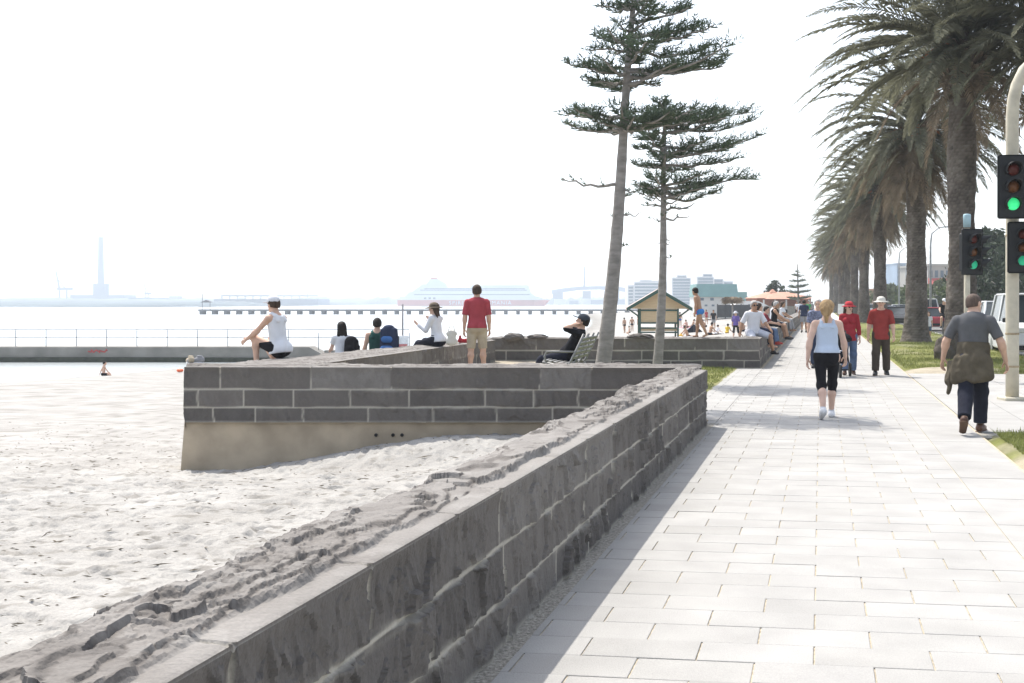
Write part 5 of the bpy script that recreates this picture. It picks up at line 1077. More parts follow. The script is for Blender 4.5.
for i, (x, yt, w_, Y, m, kd, lb) in enumerate([(992, 240, 7.5, 88, LEAF_D, .8, 'dark conifer beyond the road behind the traffic lights'), (1012, 262, 7, 92, LEAF_D, .3, 'dark bushy tree right of the conifer, behind the white cars'), (975, 276, 6, 105, LEAF_M, .2, 'green rounded tree left of the dark conifer'), (918, 287, 6, 150, LEAF_M, .2, 'low green street tree just right of the second palm'), (890, 288, 6, 170, LEAF_P, .2, 'pale street tree between the second and third palms'), (945, 284, 5, 140, LEAF_P, .2, 'pale street tree under the red awning'), (877, 296, 6, 240, LEAF_M, .2, 'small distant street tree between the far palms'), (1040, 236, 9, 80, LEAF_D, .2, 'tall dark tree at the right edge behind the signals')]):
    leafy('street_tree', lb, (px(x, 0, Y).x, Y, -.15), px(0, yt, Y).z + .15, w_, px(0, yt, Y).z * .22, 60 + i, m, 2200 if Y < 120 else 1000, .28 if Y < 120 else .4, None, 'tree', kd)
LMP = M('lamp_post_grey', (.40, .42, .43), .5, metal=.2)
for x, Y, lb in [(930.5, 95, 'grey street lamp just right of the second palm'), (899, 130, 'grey street lamp left of the second palm'), (906, 175, 'distant grey street lamp behind the second palm')]:
    t = thing('street_lamp', lb, 'street lamp', (px(x, 0, Y).x, Y, -.15), group='street lamps along the road'); MB().tube([(0, 0, 0), (0, 0, 6.5), (.1, 0, 7.4), (.7, 0, 7.9), (1.6, 0, 8)], [.11, .08, .07, .06, .05], 8).out('pole', LMP, t, True); MB().box(1.3, 2.0, -.13, .13, 7.9, 8.05, .03).out('lamp_head', LMP, t)
t = thing('white_sign', 'small white sign plate on a post at the foot of the far palms', 'sign', (px(842, 0, 62).x, 62, 0)); MB().tube([(0, 0, 0), (0, 0, 1.5)], .03, 6).out('post', LMP, t); MB().box(-.22, .22, -.05, -.032, 1.0, 1.55).out('plate', WHITE_PAINT, t)
# lump of basalt at the foot of the first palm
def rock(name, label, loc, r3, seed, mat, cat='rock', group=None, rz=0):
    n = 34; th = np.linspace(0, 2 * math.pi, n * 2, endpoint=False); ph = np.linspace(.02, math.pi - .02, n); P_, T_ = np.meshgrid(ph, th, indexing='ij'); x, y, z = np.sin(P_) * np.cos(T_), np.sin(P_) * np.sin(T_), np.cos(P_)
    d = 1 + .22 * (facet(x * 2.1 + z * 1.3, y * 2.1 + z, seed) - .5) + .10 * fbm(x * 3, y * 3, z * 3, seed); V = np.stack([x * d * r3[0], y * d * r3[1], z * d * r3[2]], -1).reshape(-1, 3); m = n * 2
    i = np.arange(n - 1)[:, None] * m; k = np.arange(m)[None]; Fc = np.stack([i + k, i + m + k, i + m + (k + 1) % m, i + (k + 1) % m], -1).reshape(-1, 4); o = mesh(name, V, Fc, mat, None, True, col=np.tile([[.4, 0, 0]], (len(V), 1)), loc=loc); o.rotation_euler.z = rz; return tag(o, label, cat, group, 'thing')
rock('root_mound', 'rough dark mound of old roots at the foot of the nearest palm', tuple(palm_xy(33) + Vector((-.55, -.5, .22))), (.42, .45, .52), 5, PTRUNK, 'root mound')
# sea step below the third wall, where two people sit
ls = thing('stone_ledge', 'low bluestone ledge below the seaward side of the third wall', 'stone ledge', (-3.9, 23.6, -.9)); MB().box(-1.0, 1.0, -1.6, 1.6, -.4, 1.32, .03).out('block', M('ledge_stone', (.12, .115, .11), .9, .2, 3, .5, 30), ls)

# ------------------------------------------------------------------ the people
WH = M('cloth_white', (.66, .67, .70), .9, .05, 9, .2, 130, spec=.1); PBLUE = cloth('pale_blue', (.50, .58, .70), .05); BLK = cloth('black', (.016, .016, .019)); REDT = cloth('red', (.33, .035, .045)); REDP = cloth('brick_red', (.27, .045, .04)); JEAN = cloth('jeans', (.11, .16, .26), .25); DJEAN = cloth('dark_jeans', (.022, .024, .036), .2)
BRN = cloth('brown_trousers', (.065, .052, .04)); KHA = cloth('khaki', (.42, .36, .27)); GRYT = cloth('charcoal_tee', (.11, .112, .118)); OLV = cloth('olive_jacket', (.10, .085, .062), .25); GRN_ = cloth('dark_green', (.03, .085, .075)); NAVY = cloth('navy', (.035, .045, .08)); PUR = cloth('purple', (.15, .11, .33)); SHOEW = M('shoe_white', (.68, .68, .69), .6); SHOEB = M('shoe_brown', (.09, .045, .03), .5); SOLE = M('sole', (.12, .075, .05), .8); SHOED = M('shoe_dark', (.03, .03, .032), .6)
HATR = cloth('red_hat', (.42, .05, .06)); HATW = cloth('cream_hat', (.62, .60, .54), .05); HATB = cloth('brown_hat', (.17, .135, .10)); GREY_S = cloth('grey', (.3, .3, .31))
PLAID = M('cloth_plaid', (.16, .18, .26), .9, .6, 22)
away, toward = PYAW, PYAW + math.pi
W1 = px(827, 418.5, F_PX * EYE / 116.2)
person('woman walking away in a pale blue tank top and black cropped leggings, blonde ponytail', (W1.x, W1.y, 0), away + .05, 1.69, 'f', .0125, SKIN_P, 2, 3, (8, -4), ((17, -2, 8), (-12, -2, 24)), ((12, 15, 14), (-14, 16, 6)), None,
    (('tank', PBLUE, -.035), ('leggings', BLK, 1.40), ('socks', WH), ('shoes', SHOEW)), ('pony', 'blonde'), width=1.06)
W2 = px(973, 432.5, F_PX * EYE / 130.5)
rt_, J = person('man walking in a charcoal tee with a brown jacket tied round his waist', (W2.x, W2.y, 0), away - .22, 1.80, 'm', .0125, SKIN, 5, 0, (32, 14), ((22, -2, 16), (-20, -3, 26)), ((-4, 26, 18), (2, 26, 20)), None,
    (('shirt', GRYT, .0, .80), ('trousers', DJEAN), ('shoes', SHOEB, SOLE)), ('buzz', 'buzz'), width=1.04)
def tied_jacket(root, J):
    f = Field(.011, .03); f.noise = .012; P, up, fw, rt, S, W = J['P'], J['up'], J['fw'], J['rt'], J['S'], J['W']
    for z, r in ((.16, .152), (.10, .162), (.03, .168)): f.cap(P + up * z - rt * .02, P + up * z + rt * .02, r * W, r * W, fw, .84)
    f.cap(P + up * .04, P - up * .26, .168 * W, .190 * W, fw, .88, cyl=1)
    for x, l in ((-.17, .27), (-.08, .24), (.03, .25), (.11, .22), (.17, .2)): a = P + rt * x * W - fw * (.15 - 1.6 * x * x) * W - up * .02; f.cap(a, a + rt * x * .1 - up * l, .045, .06, fw, .6, k=.07)
    f.cap(P - rt * .22 * W - up * .1, P - rt * .27 * W - up * .44, .048, .034, rt, .7, k=.05); f.cap(P - rt * .24 * W + fw * .06 - up * .08, P - rt * .27 * W + fw * .03 - up * .3, .06, .05, k=.05)
    f.cap(P + rt * .12 + fw * .17 + up * .04, P + rt * .02 + fw * .22 - up * .2, .045, .03); f.clip(P + up * .2, up)
    v, fc = f.build(); mesh('tied_jacket', v, fc, OLV, root)
tied_jacket(rt_, J)
W3 = px(849, 375, F_PX * EYE / 72.8)
person('woman walking towards us in a red top, jeans and a red brimmed hat', (W3.x, W3.y, 0), toward + .02, 1.66, 'f', .015, SKIN_P, 2, 0, (-20, 0), ((12, 1, 6), (-6, 1, 14)), ((8, 10, 16), (-8, 12, 12)), None,
    (('shirt', REDT, .12, 1.7), ('trousers', JEAN), ('shoes', SHOEB)), ('bob', 'brown'), ('brim', HATR, M('hat_ribbon', (.22, .02, .03))), glasses=True)
W4 = px(881, 375.5, F_PX * EYE / 73.3)
person('man walking in a brick red short sleeved shirt, brown trousers and a cream hat', (W4.x, W4.y, 0), toward - .02, 1.76, 'm', .015, SKIN, 1, 0, (0, 0), ((8, 3, 6), (-6, 3, 10)), ((-6, 13, 12), (6, 12, 16)), None,
    (('shirt', REDP, .14, .9), ('trousers', BRN), ('shoes', SHOED, SOLE)), ('short', 'grey'), ('sun', HATW), width=1.02)
person('white haired man in a blue plaid shirt behind the woman in the tank top', (px(818, 0, 29).x, 29, 0), toward, 1.72, 'm', .018, SKIN, 2, 0, (0, 0), ((10, 2, 6), (-8, 2, 12)), ((8, 9, 16), (-8, 9, 14)), None, (('shirt', PLAID, .1, .9), ('trousers', NAVY), ('shoes', SHOED)), ('short', 'grey'))
W5 = px(804, 333, F_PX * EYE / 30.5)
person('man in a navy tee and dark shorts walking away along the far wall', (W5.x, W5.y, 0), away, 1.76, 'm', .022, SKIN_T, 1, 0, (0, 0), ((10, 2, 6), (-9, 2, 12)), ((6, 12, 12), (-6, 12, 12)), None, (('shirt', NAVY, .08), ('shorts', GREY_S), ('shoes', SHOED)), ('short', 'black'), hands=False)
for x, Y, H_, top, bot, yw, lb, sx in [(808.5, 110, 1.72, cloth('green', (.06, .30, .10)), NAVY, toward, 'distant walker in a bright green shirt', 'm'), (800, 95, 1.74, WH, GREY_S, away, 'distant walker in a white shirt near the end of the wall', 'm'), (812, 130, 1.7, GREY_S, NAVY, away, 'farthest walker in grey on the promenade', 'f'), (797, 125, 1.7, WH, BLK, toward, 'distant walker in white and black beside the small pine', 'f')]:
    person(lb, (px(x, 0, Y).x, Y, 0), yw, H_, sx, .03, SKIN_T, 2, 0, (0, 0), ((10, 2, 6), (-9, 2, 12)), ((8, 10, 12), (-8, 10, 12)), None, (('shirt', top, .1), ('trousers', bot)), ('short', 'brown'), hands=False)
# stroller half hidden behind the woman in the tank top
sx_, sy_ = px(838, 0, 25.6).x, 25.6
st = thing('stroller', 'black three wheeled stroller mostly hidden behind the woman in the tank top', 'stroller', (sx_, sy_, 0), toward + .1)
whl = MB().lathe([(.10, -.02), (.145, -.022), (.15, 0), (.145, .022), (.10, .02)], (0, 0, 0), 20).xf(Matrix.Rotation(R(90), 4, 'Y')); MB_ = whl.out('wheel', TYRE, st, True); MB_.location = (.28, -.2, .15); MB().lathe([(.10, -.012), (.02, -.02), (.02, .02), (.10, .012)], (0, 0, 0), 12).xf(Matrix.Rotation(R(90), 4, 'Y')).out('rim', RIM, MB_)
for q in ((-.28, -.2, .15), (0, .42, .15)): dup(MB_, loc=q).parent = st
fr = MB()
for sg in (-1, 1): fr.tube([(sg * .28, -.2, .15), (sg * .2, .05, .5), (sg * .2, -.32, 1.0)], .014, 6); fr.tube([(sg * .2, .05, .5), (0, .42, .15)], .014, 6)
fr.tube([(-.2, -.32, 1.0), (.2, -.32, 1.0)], .018, 6); fr.tube([(-.28, -.2, .15), (.28, -.2, .15)], .012, 6); fr.out('frame', TRIMB, st, True)
f = Field(.02, .03); f.cap((-.1, -.1, .42), (.1, -.1, .42), .14, .14); f.cap((-.1, -.16, .7), (.1, -.16, .7), .12, .12, (0, 1, 0), .5); v, fc = f.build(); mesh('seat', v, fc, BLK, st); f = Field(.02, .02); f.cap((-.12, 0, .78), (.12, 0, .78), .19, .19); f.clip((0, 0, .8), (0, .3, -1)); v, fc = f.build(); mesh('canopy', v, fc, BLK, st)
# standing man on the plaza
Y6 = 24.0; q = px(477, 0, Y6)
person('man standing with his back to us in a red tee and beige shorts', (q.x, Y6, plaza_z(q.x)), R(2), 1.84, 'm', .0135, SKIN, 0, 0, (6, 0), ((2, 4, 3), (-2, 4, 4)), ((0, 8, 14), (-2, 9, 10)), None, (('shirt', cloth('washed_red', (.36, .06, .075)), .04, .85), ('shorts', KHA, .98), ('shoes', SHOED)), ('short', 'brown'), width=1.04)
# people on the wall by the water
def wall3_x(y): return -3.02 + .2192 * (y - 16.45)
q = px(279, 357, 18.4)
person('man in a white tank top and white cap sitting on the wall, knee drawn up', (q.x, 18.4, .83), R(62), 1.76, 'm', .0135, SKIN, 8, 0, (10, 0), ((100, 12, 125), (112, 6, 122)), ((40, 8, 10), (46, 4, 12)), 0.0, (('vest', WH, .10), ('shorts', BLK, .62), ('shoes', SHOEW)), ('short', 'brown'), ('cap', WH))
q = px(342, 0, 23.2)
person('dark haired woman in a white top and black skirt sitting with her back to us', (q.x, 23.2, .42), R(14), 1.60, 'f', .0145, SKIN_P, 4, 0, (0, 0), ((80, 6, 75), (80, 6, 75)), ((-16, 16, 6), (30, 10, 50)), 0.0, (('shirt', WH, .06, .5), ('skirt', BLK)), ('bob', 'black'))
q2 = px(377, 0, 23.6)
rb_, JB = person('man in a dark green tank top sitting on the sea side, backpack on his shoulder', (q2.x, 23.6, .42), R(2), 1.74, 'm', .0145, SKIN, 3, 0, (0, 0), ((80, 8, 80), (80, 8, 80)), ((20, 10, 40), (-10, 13, 8)), 0.0, (('vest', GRN_, .08), ('shorts', M('cloth_maroon', (.12, .05, .05), .9), .9)), ('short', 'black'))
def bag(label, loc, rz, c1, c2, s=1.):
    t = thing('backpack', label, 'backpack', loc, rz); f = Field(.02, .06); f.noise = .004
    for sx in (-1, 1):
        for sy in (-1, 1): f.cap((sx * .11 * s, sy * .05 * s, .05 * s), (sx * .095 * s, sy * .035 * s, .47 * s), .055 * s, .05 * s, k=.05)
    f.cap((0, 0, .06 * s), (0, 0, .48 * s), .10 * s, .09 * s, k=.03); f.cap((-.06 * s, -.02, .53 * s), (.06 * s, -.02, .53 * s), .04, .04, k=.04); v, fc = f.build(); mesh('pack', v, fc, c1, t)
    f = Field(.02, .03); f.cap((-.05 * s, -.11 * s, .13 * s), (.05 * s, -.11 * s, .13 * s), .085 * s, .085 * s, (0, 1, 0), .6); f.cap((-.05 * s, -.10 * s, .32 * s), (.05 * s, -.10 * s, .32 * s), .06 * s, .06 * s, (0, 1, 0), .5); v, fc = f.build(); mesh('pocket', v, fc, c2, t)
    for sg in (-1, 1): MB().tube([(sg * .08 * s, .08 * s, .42 * s), (sg * .1 * s, .16 * s, .36 * s), (sg * .1 * s, .16 * s, .2 * s), (sg * .09 * s, .07 * s, .06 * s)], .018 * s, 6).out('strap', BLK, t, True)
bag('black and blue backpack on the back of the man in dark green', (q2.x + .27, 23.38, .53), R(-18), NAVY, cloth('mid_blue', (.06, .15, .36)), 1.15)
bag('black shoulder bag on the back of the dark haired seated woman', (q.x + .22, 23.0, .44), R(-20), BLK, BLK, .92)
q = px(437, 0, 23.9)
person('woman in a white blouse and brown sun hat sitting sideways on the wall', (q.x, 24.0, .78), R(58), 1.64, 'f', .0135, SKIN_P, 6, 0, (-14, 0), ((84, 6, 40), (78, 4, 40)), ((30, 8, 110), (24, 10, 100)), 0.0, (('shirt', WH, .06, 1.9), ('trousers', DJEAN), ('shoes', SHOEB)), ('long', 'brown'), ('sun', HATB))
tb_ = thing('tote_bag', 'cream cloth bag beside the woman in the sun hat', 'bag', (q.x + .30, 23.92, .77), R(20)); tb_.scale = (.75, .75, .75); f = Field(.02, .04); f.noise = .006; f.cap((-.08, 0, .08), (.08, 0, .08), .09, .09, (0, 1, 0), .7); f.cap((-.1, 0, .3), (.1, 0, .3), .06, .06, (0, 1, 0), .5); f.cap((0, 0, .1), (0, 0, .3), .13, .11, (0, 1, 0), .5); v, fc = f.build(); mesh('sack', v, fc, HATW, tb_); MB().tube([(-.1, 0, .34), (-.06, 0, .5), (.06, 0, .5), (.1, 0, .34)], .012, 6).out('handle', HATW, tb_)
person('small dark haired figure standing at the pier end behind the sun hat woman', (px(443.5, 0, 80.5).x - .6 * 0, 81.4, zt - .25 - .9), R(20), 1.70, 'm', .03, SKIN_T, 2, 0, (0, 0), ((4, 2, 4), (-4, 2, 4)), ((10, 10, 30), (0, 10, 10)), None, (('shirt', NAVY, .1), ('shorts', BLK)), ('short', 'black'), hands=False)
# reclining man on the bench
bq = px(575, 0, 21.6); BZ = plaza_z(bq.x); byaw = R(76)
BM = M('bench_metal', (.22, .22, .215), .45, .1, 5, metal=.3)
be = thing('park_bench', 'pale grey slatted metal bench on the plaza, half behind the leaning pine', 'bench', (bq.x + .05, 21.6, BZ), byaw)
for i in range(5): y_ = .05 + i * .095; MB().box(-.75, .75, y_, y_ + .07, .43 + .012 * i, .46 + .012 * i, .01).out('seat_slat', BM, be)
for i in range(5): z_ = .52 + i * .085; o = MB().box(-.75, .75, -.015, .015, 0, .065, .008).out('back_slat', BM, be); o.location = (0, -.03 - i * .045, z_); o.rotation_euler = (R(28), 0, 0)
for sx in (-.78, -.26, .26, .78):
    MB().tube([(sx, .5, .47), (sx, .25, .42), (sx, .02, .42), (sx, -.02, .48), (sx, -.26, .98)], .022, 6, flat=1).out('end_frame', BM, be, True); MB().tube([(sx, .38, 0), (sx, .33, .43)], .022, 6).out('leg', BM, be, True); MB().tube([(sx, -.08, 0), (sx, .02, .43)], .022, 6).out('leg', BM, be, True)
    if abs(sx) > .5: MB().tube([(sx, .38, .2), (sx, .46, .58), (sx, .42, .66), (sx, -.1, .66)], .02, 6).out('armrest', BM, be, True)
fwb = Vector((-math.sin(byaw), math.cos(byaw), 0)); sp = Vector((bq.x + .05, 21.6, BZ)) + fwb * .2 + Vector((math.cos(byaw), math.sin(byaw), 0)) * -.05
person('man in dark clothes and a cap leaning back on the bench, hands behind his head', (sp.x, sp.y, BZ + .475), byaw, 1.78, 'm', .0135, SKIN, -32, 0, (-6, 0), ((72, 14, 42), (78, 8, 50)), ((130, 40, 120), (120, 44, 115)), 0.0, (('shirt', BLK, .04, 1.2), ('trousers', DJEAN), ('shoes', SHOED)), ('short', 'black'), ('cap', cloth('dark_cap', (.05, .06, .075))), fores=((-.75, -.5, .25), (.75, -.5, .25)))
# boy on the fourth wall
q = px(699, 0, 29.2)
TRK = cloth('blue_trunks', (.06, .22, .55))
rboy, JY = person('boy in blue and red swim trunks walking on top of the plaza wall', (q.x, 29.2, .765), R(68), 1.24, 'm', .0115, SKIN_T, 10, 0, (28, 0), ((12, 3, 8), (-14, 3, 12)), ((8, 10, 10), (-4, 10, 10)), None, (('trunks', TRK),), ('short', 'black'), width=1.08, cat='boy')
f = Field(.011, .02)
for sd in (1, -1): hp_, kn = JY['L'][0 if sd == 1 else 1][:2]; f.cap(hp_ + JY['fw'] * .028 + v3(0, 0, .05), hp_ + (kn - hp_) * .2 + JY['fw'] * .024, .066, .062, cyl=2)
v, fc = f.build(); mesh('trunks_panel', v, fc, cloth('red_panel', (.5, .1, .12)), rboy)
# people sitting on the fifth wall
def w5(y, off): return (C0 + K * y + off, y)
pth = PYAW - math.pi / 2                                                       # facing the promenade
x_, y_ = w5(30.6, -.25)
person('grey haired man in a white tee and pale shorts sitting on the wall corner', (x_, y_, .77), math.pi + R(18), 1.76, 'm', .0145, SKIN_T, 3, 0, (8, 0), ((66, 16, 100), (74, 30, 86)), ((-14, 22, 10), (26, 18, 24)), 0.0, (('shirt', WH, .06, .9), ('shorts', GREY_S if False else cloth('pale_grey', (.5, .52, .58)), .95), ('shoes', SHOED)), ('short', 'grey'), width=1.08, glasses=True)
x_, y_ = w5(33.2, -.30); person('dark haired woman in a pale top sitting just behind the man in the white tee', (x_, y_, .77), pth + R(20), 1.62, 'f', .018, SKIN, 4, 0, (0, 0), ((84, 6, 80), (84, 6, 80)), ((20, 10, 30), (20, 10, 30)), 0.0, (('shirt', cloth('cream', (.55, .52, .46)), .06), ('trousers', NAVY)), ('bob', 'brown'))
x_, y_ = w5(34.8, -.20); person('boy in a dark red shirt and jeans sitting with legs over the wall', (x_, y_, .77), pth - R(4), 1.45, 'm', .017, SKIN, 10, 0, (18, 0), ((82, 6, 76), (82, 6, 70)), ((40, 8, 40), (36, 8, 40)), 0.0, (('shirt', cloth('dark_red', (.2, .04, .05)), .04, .9), ('trousers', JEAN), ('shoes', M('shoe_red', (.35, .05, .04)))), ('short', 'black'), cat='boy')
x_, y_ = w5(42.5, -.20); person('bare legged man in a black vest sitting on the wall beyond the boy', (x_, y_, .77), pth, 1.76, 'm', .019, SKIN_T, 8, 0, (10, 0), ((80, 8, 70), (80, 8, 64)), ((40, 10, 20), (40, 10, 20)), 0.0, (('vest', BLK, .05), ('shorts', BLK, .7), ('shoes', SHOED)), ('short', 'grey'))
x_, y_ = w5(44.2, -.3); person('man in a white tee beside the black vested man on the wall', (x_, y_, .77), pth - R(10), 1.76, 'm', .02, SKIN_T, 5, 0, (0, 0), ((80, 8, 70), (80, 8, 64)), ((30, 10, 30), (30, 10, 30)), 0.0, (('shirt', WH, .05), ('shorts', NAVY, .9)), ('short', 'black'), hands=False)
x_, y_ = w5(54, -.3); person('farthest seated person on the wall, in a white shirt', (x_, y_, .77), pth - R(14), 1.72, 'f', .022, SKIN_T, 5, 0, (0, 0), ((80, 8, 70), (80, 8, 64)), ((30, 10, 30), (30, 10, 30)), 0.0, (('shirt', WH, .05), ('trousers', GREY_S)), ('long', 'brown'), hands=False)
# cyclist on the road side
YC = 57.0; q = px(944, 0, YC); cz = -.12 if q.x - K * YC > 6.2 else .02
by = thing('bicycle', 'dark bicycle ridden along the road beside the second palm', 'bicycle', (q.x, YC, cz), toward - math.pi / 2 + math.pi)
wq = None
for x in (-.52, .52):
    if wq is None: wq = MB().lathe([(.30, -.012), (.335, -.015), (.34, 0), (.335, .015), (.30, .012)], (0, 0, 0), 26).xf(Matrix.Rotation(R(90), 4, 'X')).out('tyre', TYRE, by, True); o = wq
    else: o = wq.copy(); COL.objects.link(o)
    o.location = (x, 0, .34)
b = MB(); b.tube([(-.52, 0, .34), (-.02, 0, .3), (.38, 0, .8), (-.15, 0, .82), (-.02, 0, .3)], .018, 6); b.tube([(-.52, 0, .34), (-.15, 0, .82), (-.17, 0, .92)], .014, 6); b.tube([(.52, 0, .34), (.36, 0, .9)], .016, 6); b.out('frame', NAVY, by, True); MB().tube([(.3, -.28, .98), (.38, -.1, .96), (.38, .1, .96), (.3, .28, .98)], .014, 6).out('handlebar', TRIMB, by, True); MB().box(-.29, -.06, -.07, .07, .92, .97, .02).out('saddle', TRIMB, by)
by.rotation_euler.z = toward + math.pi / 2
fwc = Vector((math.cos(by.rotation_euler.z), math.sin(by.rotation_euler.z), 0))
person('cyclist in dark clothes and a white helmet riding towards us', tuple(Vector((q.x, YC, cz + .96)) - fwc * .16), by.rotation_euler.z - math.pi / 2, 1.75, 'm', .02, SKIN, 28, 0, (-22, 0), ((62, 6, 70), (30, 6, 44)), ((50, 8, 14), (50, 8, 14)), 0.0, (('shirt', BLK, .05), ('shorts', BLK, .8), ('shoes', SHOED)), ('short', 'brown'), ('cap', WH))
person('small child in white and blue walking beside the red hatchback', (px(928.5, 0, 50).x, 50, .02), toward, 1.2, 'f', .02, SKIN, 0, 0, (0, 0), ((8, 2, 6), (-8, 2, 8)), ((8, 10, 12), (-8, 10, 12)), None, (('shirt', WH, .1), ('shorts', JEAN)), ('bob', 'brown'), hands=False, cat='child')
# bathers on the far beach
def bather(label, x, Y, pose, skin=SKIN_T, wear=(), hair=('short', 'black'), H=1.7, yaw=0., sex='m', hat=None, cat='person', h=.026):
    p = px(x, 0, Y); z = beach2_z(p.x, Y) if Y > 29 and x > 560 else float(sand_z(np.array([p.x]), np.array([Y]))[0])
    kw = {'stand': dict(legs=((4, 3, 4), (-3, 3, 4)), arms=((8, 12, 20), (-4, 12, 14))), 'walk': dict(legs=((16, 2, 8), (-14, 2, 16)), arms=((-14, 12, 12), (16, 12, 14))), 'sit': dict(legs=((62, 8, 90), (70, 10, 100)), arms=((30, 12, 30), (34, 12, 30)), seat=0.0, lean=14), 'lounge': dict(legs=((86, 6, 6), (70, 8, 60)), arms=((-40, 16, 10), (-40, 16, 10)), seat=0.0, lean=-24), 'crouch': dict(legs=((84, 14, 140), (70, 12, 130)), arms=((40, 10, 10), (-10, 20, 5)), lean=30)}[pose]
    kw2 = dict(kw); lean = kw2.pop('lean', 3); person(label, (p.x, Y, z), yaw, H, sex, h, skin, lean=lean, head=(4, 0), wear=wear, hair=hair, hat=hat, hands=False, cat=cat, **kw2)
SWB, SWD = cloth('swim_blue', (.05, .12, .35)), BLK
bather('woman in a purple top, dark cropped trousers and white hat walking up the beach', 736, 66, 'walk', SKIN, (('shirt', PUR, .05, 1.1), ('leggings', BLK, 1.2)), ('short', 'brown'), 1.64, R(150), 'f', ('sun', WH), h=.022)
bather('bather sitting upright near the yellow bag on the sand', 688, 82, 'lounge', SKIN_T, (('trunks', SWD),), ('short', 'brown'), 1.72, R(-80))
bather('tanned man sitting with his back half turned, right of the boy', 710, 83, 'sit', SKIN_T, (('trunks', SWD),), ('short', 'black'), 1.78, R(-70))
bather('child sitting on a towel right of the tanned man', 716.5, 84, 'sit', SKIN, (('shirt', WH, .05),), ('short', 'black'), 1.3, R(-60), cat='child')
bather('child in a yellow top sitting beside the woman in purple', 727, 83, 'sit', SKIN_T, (('shirt', cloth('yellow', (.65, .45, .06)), .05),), ('short', 'black'), 1.35, R(-40), cat='child')
bather('person in black standing on the sand below the dark screen', 713.5, 104, 'stand', SKIN_T, (('shirt', BLK, .08), ('shorts', GREY_S)), ('short', 'black'), 1.72, R(160))
bather('small bather standing in dark trunks right of the boy', 705.5, 100, 'crouch', SKIN_T, (('trunks', SWD),), ('short', 'black'), 1.4, R(90), cat='child')
bather('seated bather right of the woman in purple, nearest the wall', 744, 85, 'sit', SKIN_T, (('trunks', SWD),), ('short', 'black'), 1.7, R(60))
bather('person in a dark top sitting left of the white tee man', 743, 96, 'sit', SKIN_T, (('shirt', NAVY, .05),), ('short', 'black'), 1.7, R(80))
for i, (x, Y, ps, sk, wr_, lb) in enumerate([(680, 128, 'stand', SKIN_T, (('trunks', SWB),), 'distant bather in blue trunks left of the boy'), (687, 122, 'sit', SKIN, (('trunks', SWD),), 'distant bather sitting on a pink towel'), (692, 126, 'lounge', SKIN_T, (('trunks', SWD),), 'distant bather lying back left of the boy'), (706.5, 135, 'stand', SKIN_T, (('shirt', REDT, .1),), 'distant person in red by the white building'),
        (676, 118, 'walk', SKIN_T, (('trunks', SWD),), 'distant bather walking beside the beach hut'), (752, 128, 'stand', SKIN, (('shirt', WH, .1), ('shorts', NAVY)), 'distant person in white by the dark screen fence'), (740.5, 108, 'lounge', SKIN_T, (('trunks', SWB),), 'distant bather lying below the thatched umbrella')]):
    bather(lb, x, Y, ps, sk, wr_, ('short', ('black', 'brown')[i % 2]), 1.7, R(40 * i), h=.035)
for i, (x, y, sk, ps, lb) in enumerate([(632, 318, SKIN_T, 'stand', 'dark bather standing at the water left of the hut, nearest the hut'), (624.5, 316.5, SKIN_T, 'stand', 'dark bather wading left of the hut'), (638.5, 318.5, SKIN_T, 'walk', 'bather walking beside the hut at the water'), (629.5, 330, SKIN, 'crouch', 'child crouching at the water edge left of the hut')]):
    Y = 128 if ps != 'crouch' else 112; p = px(x, 0, Y); person(lb, (p.x, Y, max(SEA - .3, beach2_z(p.x, Y))), R(30 * i), 1.7 if ps != 'crouch' else 1.25, 'm', .035, sk, 4, 0, (0, 0), ((84, 14, 140), (70, 12, 130)) if ps == 'crouch' else ((8, 3, 6), (-6, 3, 8)), ((10, 14, 10), (-6, 14, 10)), None, (('trunks', SWD),), ('short', 'black'), hands=False)
Yk = 57.0; p = px(103.5, 0, Yk); person('boy in dark shorts crouching at the water edge on the left', (p.x, Yk, float(sand_z(np.array([p.x]), np.array([Yk]))[0]) + .02), R(-60), 1.3, 'm', .022, SKIN, 4, 0, (10, 0), ((80, 14, 120), (95, 12, 110)), ((30, 14, 15), (-25, 24, 5)), .0, (('trunks', BLK, .5),), ('short', 'black'), hands=False, cat='boy')
# towels, bags, ball and small things on sand and walls
def towel(label, x, Y, c, w_=.8, l=1.7, rz=0.):
    p = px(x, 0, Y); n = 14; u, v = np.meshgrid(np.linspace(-l / 2, l / 2, n), np.linspace(-w_ / 2, w_ / 2, n), indexing='ij'); z = .035 + .02 * fbm(u * 3, v * 3, seed=int(x * 7)); V = np.stack([u, v, z], -1).reshape(-1, 3); Vb = V - np.array([0, 0, .012]); Fg = grid_faces(n, n)
    tag(mesh('beach_towel', np.concatenate([V, Vb]), np.concatenate([Fg, Fg[:, ::-1] + n * n]), c, None, True, loc=(p.x, Y, beach2_z(p.x, Y) + .02)), label, 'towel', 'towels on the bathing beach').rotation_euler = (0, 0, rz)
towel('pale towel under the bather near the yellow bag', 690, 81.6, WH, .9, 2.0); towel('white towel under the two children', 720, 83.6, WH, .9, 2.6); towel('dark towel right of the woman in purple', 746, 85, NAVY, .9, 2.2); towel('pink towel far down the beach', 687, 122, cloth('pink', (.5, .16, .25)), 1.2, 2.4); towel('blue towel far down the beach', 693, 126.5, SWB, 1.0, 2.0); towel('purple towel far down the beach below the white building', 700, 131, PUR, 1, 2.2)
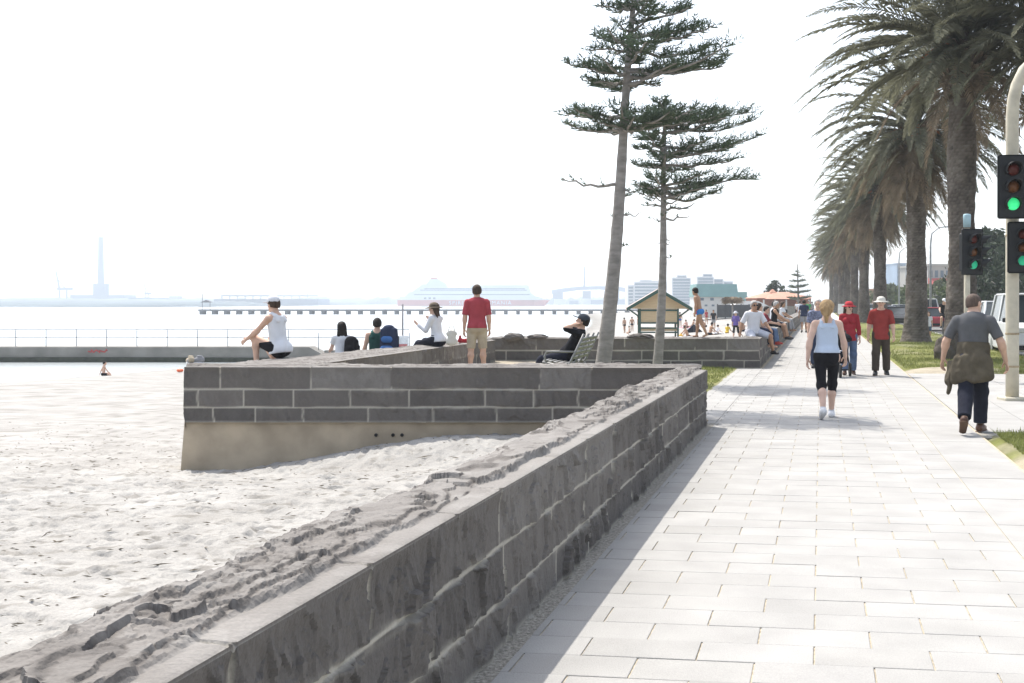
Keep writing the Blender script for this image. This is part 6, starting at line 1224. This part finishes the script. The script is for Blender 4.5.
p = px(680.5, 0, 82); o = thing('beach_bag', 'bright yellow bag lying on the sand behind the boy', 'bag', (p.x, 82, beach2_z(p.x, 82))); f = Field(.03, .06); f.noise = .01; f.cap((-.08, 0, .1), (.1, 0, .12), .14, .12, k=.05); f.cap((0, 0, .1), (.02, 0, .24), .12, .07); v, fc = f.build(); mesh('sack', v, fc, M('bag_yellow', (.70, .42, .05), .7), o); MB().tube([(-.06, 0, .26), (.0, 0, .38), (.08, 0, .27)], .012, 5).out('handle', M('bag_yellow', (.7, .42, .05)), o)
p = px(697, 0, 92); o = thing('beach_shelter', 'low dark blue sun shelter on the sand left of the boy', 'sun shelter', (px(694.5, 0, 95).x, 95, beach2_z(px(694.5, 0, 95).x, 95))); MB().add([(-.8, 0, 0), (.8, .2, 0), (.9, 1.2, 0), (-.7, 1.2, 0), (.1, .9, .7), (-.78, .02, .02), (.78, .22, .02)], [(1, 2, 4), (2, 3, 4), (3, 0, 4), (0, 3, 2, 1)]).out('canopy', NAVY, o); MB().tube([(.1, .9, .0), (.1, .9, .68)], .015, 5).out('pole', STEEL, o)
# shoes and the orange float at the tip of the second wall
for i, (x, lb) in enumerate([(190, 'brown canvas shoe at the left tip of the second wall'), (196.5, 'grey shoe lying right of the brown shoe on the wall tip')]):
    q = px(x, 362, 16.2); s = thing('canvas_shoe', lb, 'shoe', (q.x, 16.2, .80), R(30 + 90 * i)); f = Field(.008, .02); f.cap((0, -.07, .04), (0, .1, .03), .042, .034); f.cap((0, -.07, .05), (0, -.04, .09), .036, .036); f.clip((0, 0, .005), (0, 0, -1)); f.clip((0, 0, .105), (0, 0, 1)); v, fc = f.build(); mesh('upper', v, fc, (KHA, GREY_S)[i], s); MB().lathe([(.045, 0), (.048, .008), (.045, .016)], (0, .01, -.004), 16, .95, 2.4).out('sole', SHOEW, s, True)
p = px(180.5, 0, 40); o = MB().lathe([(.02, 0), (.14, .03), (.2, .14), (.17, .26), (.06, .33), (.02, .34)], (0, 0, 0), 18).out('orange_float', M('orange_plastic', (.75, .13, .04), .5), None, True, loc=(p.x, 40, px(0, 371.2, 40).z)); tag(o, 'small bright orange float just left of the second wall tip', 'float')
o.location = (px(180.0, 0, 60).x, 60, float(sand_z(np.array([-17.]), np.array([60.]))[0]) + .03); o.scale = (.9, .9, .55)
q = px(464, 0, 25.4); f = Field(.012, .03); f.noise = .01; f.cap((-.09, 0, .03), (.07, .02, .03), .045, .05); f.cap((-.1, 0, .05), (-.09, 0, .13), .03, .025); v, fc = f.build(); tag(mesh('red_cloth', v, fc, REDT, None, loc=(q.x, 25.4, .77)), 'small red cloth bundle on the wall left of the standing man', 'cloth', kind='thing')
for i, (x, Y, r3, lb) in enumerate([(514, 28.75, (.26, .18, .10), 'low rough stone lump on the plaza wall left of the bench'), (608 - 70, 29.0, (.24, .16, .07), 'flat stone lump on the plaza wall behind the reclining man'), (640, 29.1, (.3, .2, .08), 'flat stone lump on the plaza wall between the two pine trunks')]):
    rock('loose_stone', lb, (px(x, 0, Y).x, Y, .78), r3, 70 + i, BLUE, 'stone')
for i, (y, lb) in enumerate([(62, 'dark bench back beyond the seated people, at the near end of the line'), (70, 'second dark bench back along the far wall')]):
    t = thing('promenade_bench', lb, 'bench', (C0 + K * y - .9, y, -.2), pth)
    for k in range(3): MB().box(-.9, .9, -.03, .03, .98 + k * .13, 1.08 + k * .13, .01).out('back_slat', TRIMB, t)
    for sx in (-.8, .8): MB().box(sx - .03, sx + .03, -.05, .4, 0, 1.4, .01).out('leg', TRIMB, t)
    MB().box(-.9, .9, .0, .42, .80, .85, .01).out('seat', TRIMB, t)
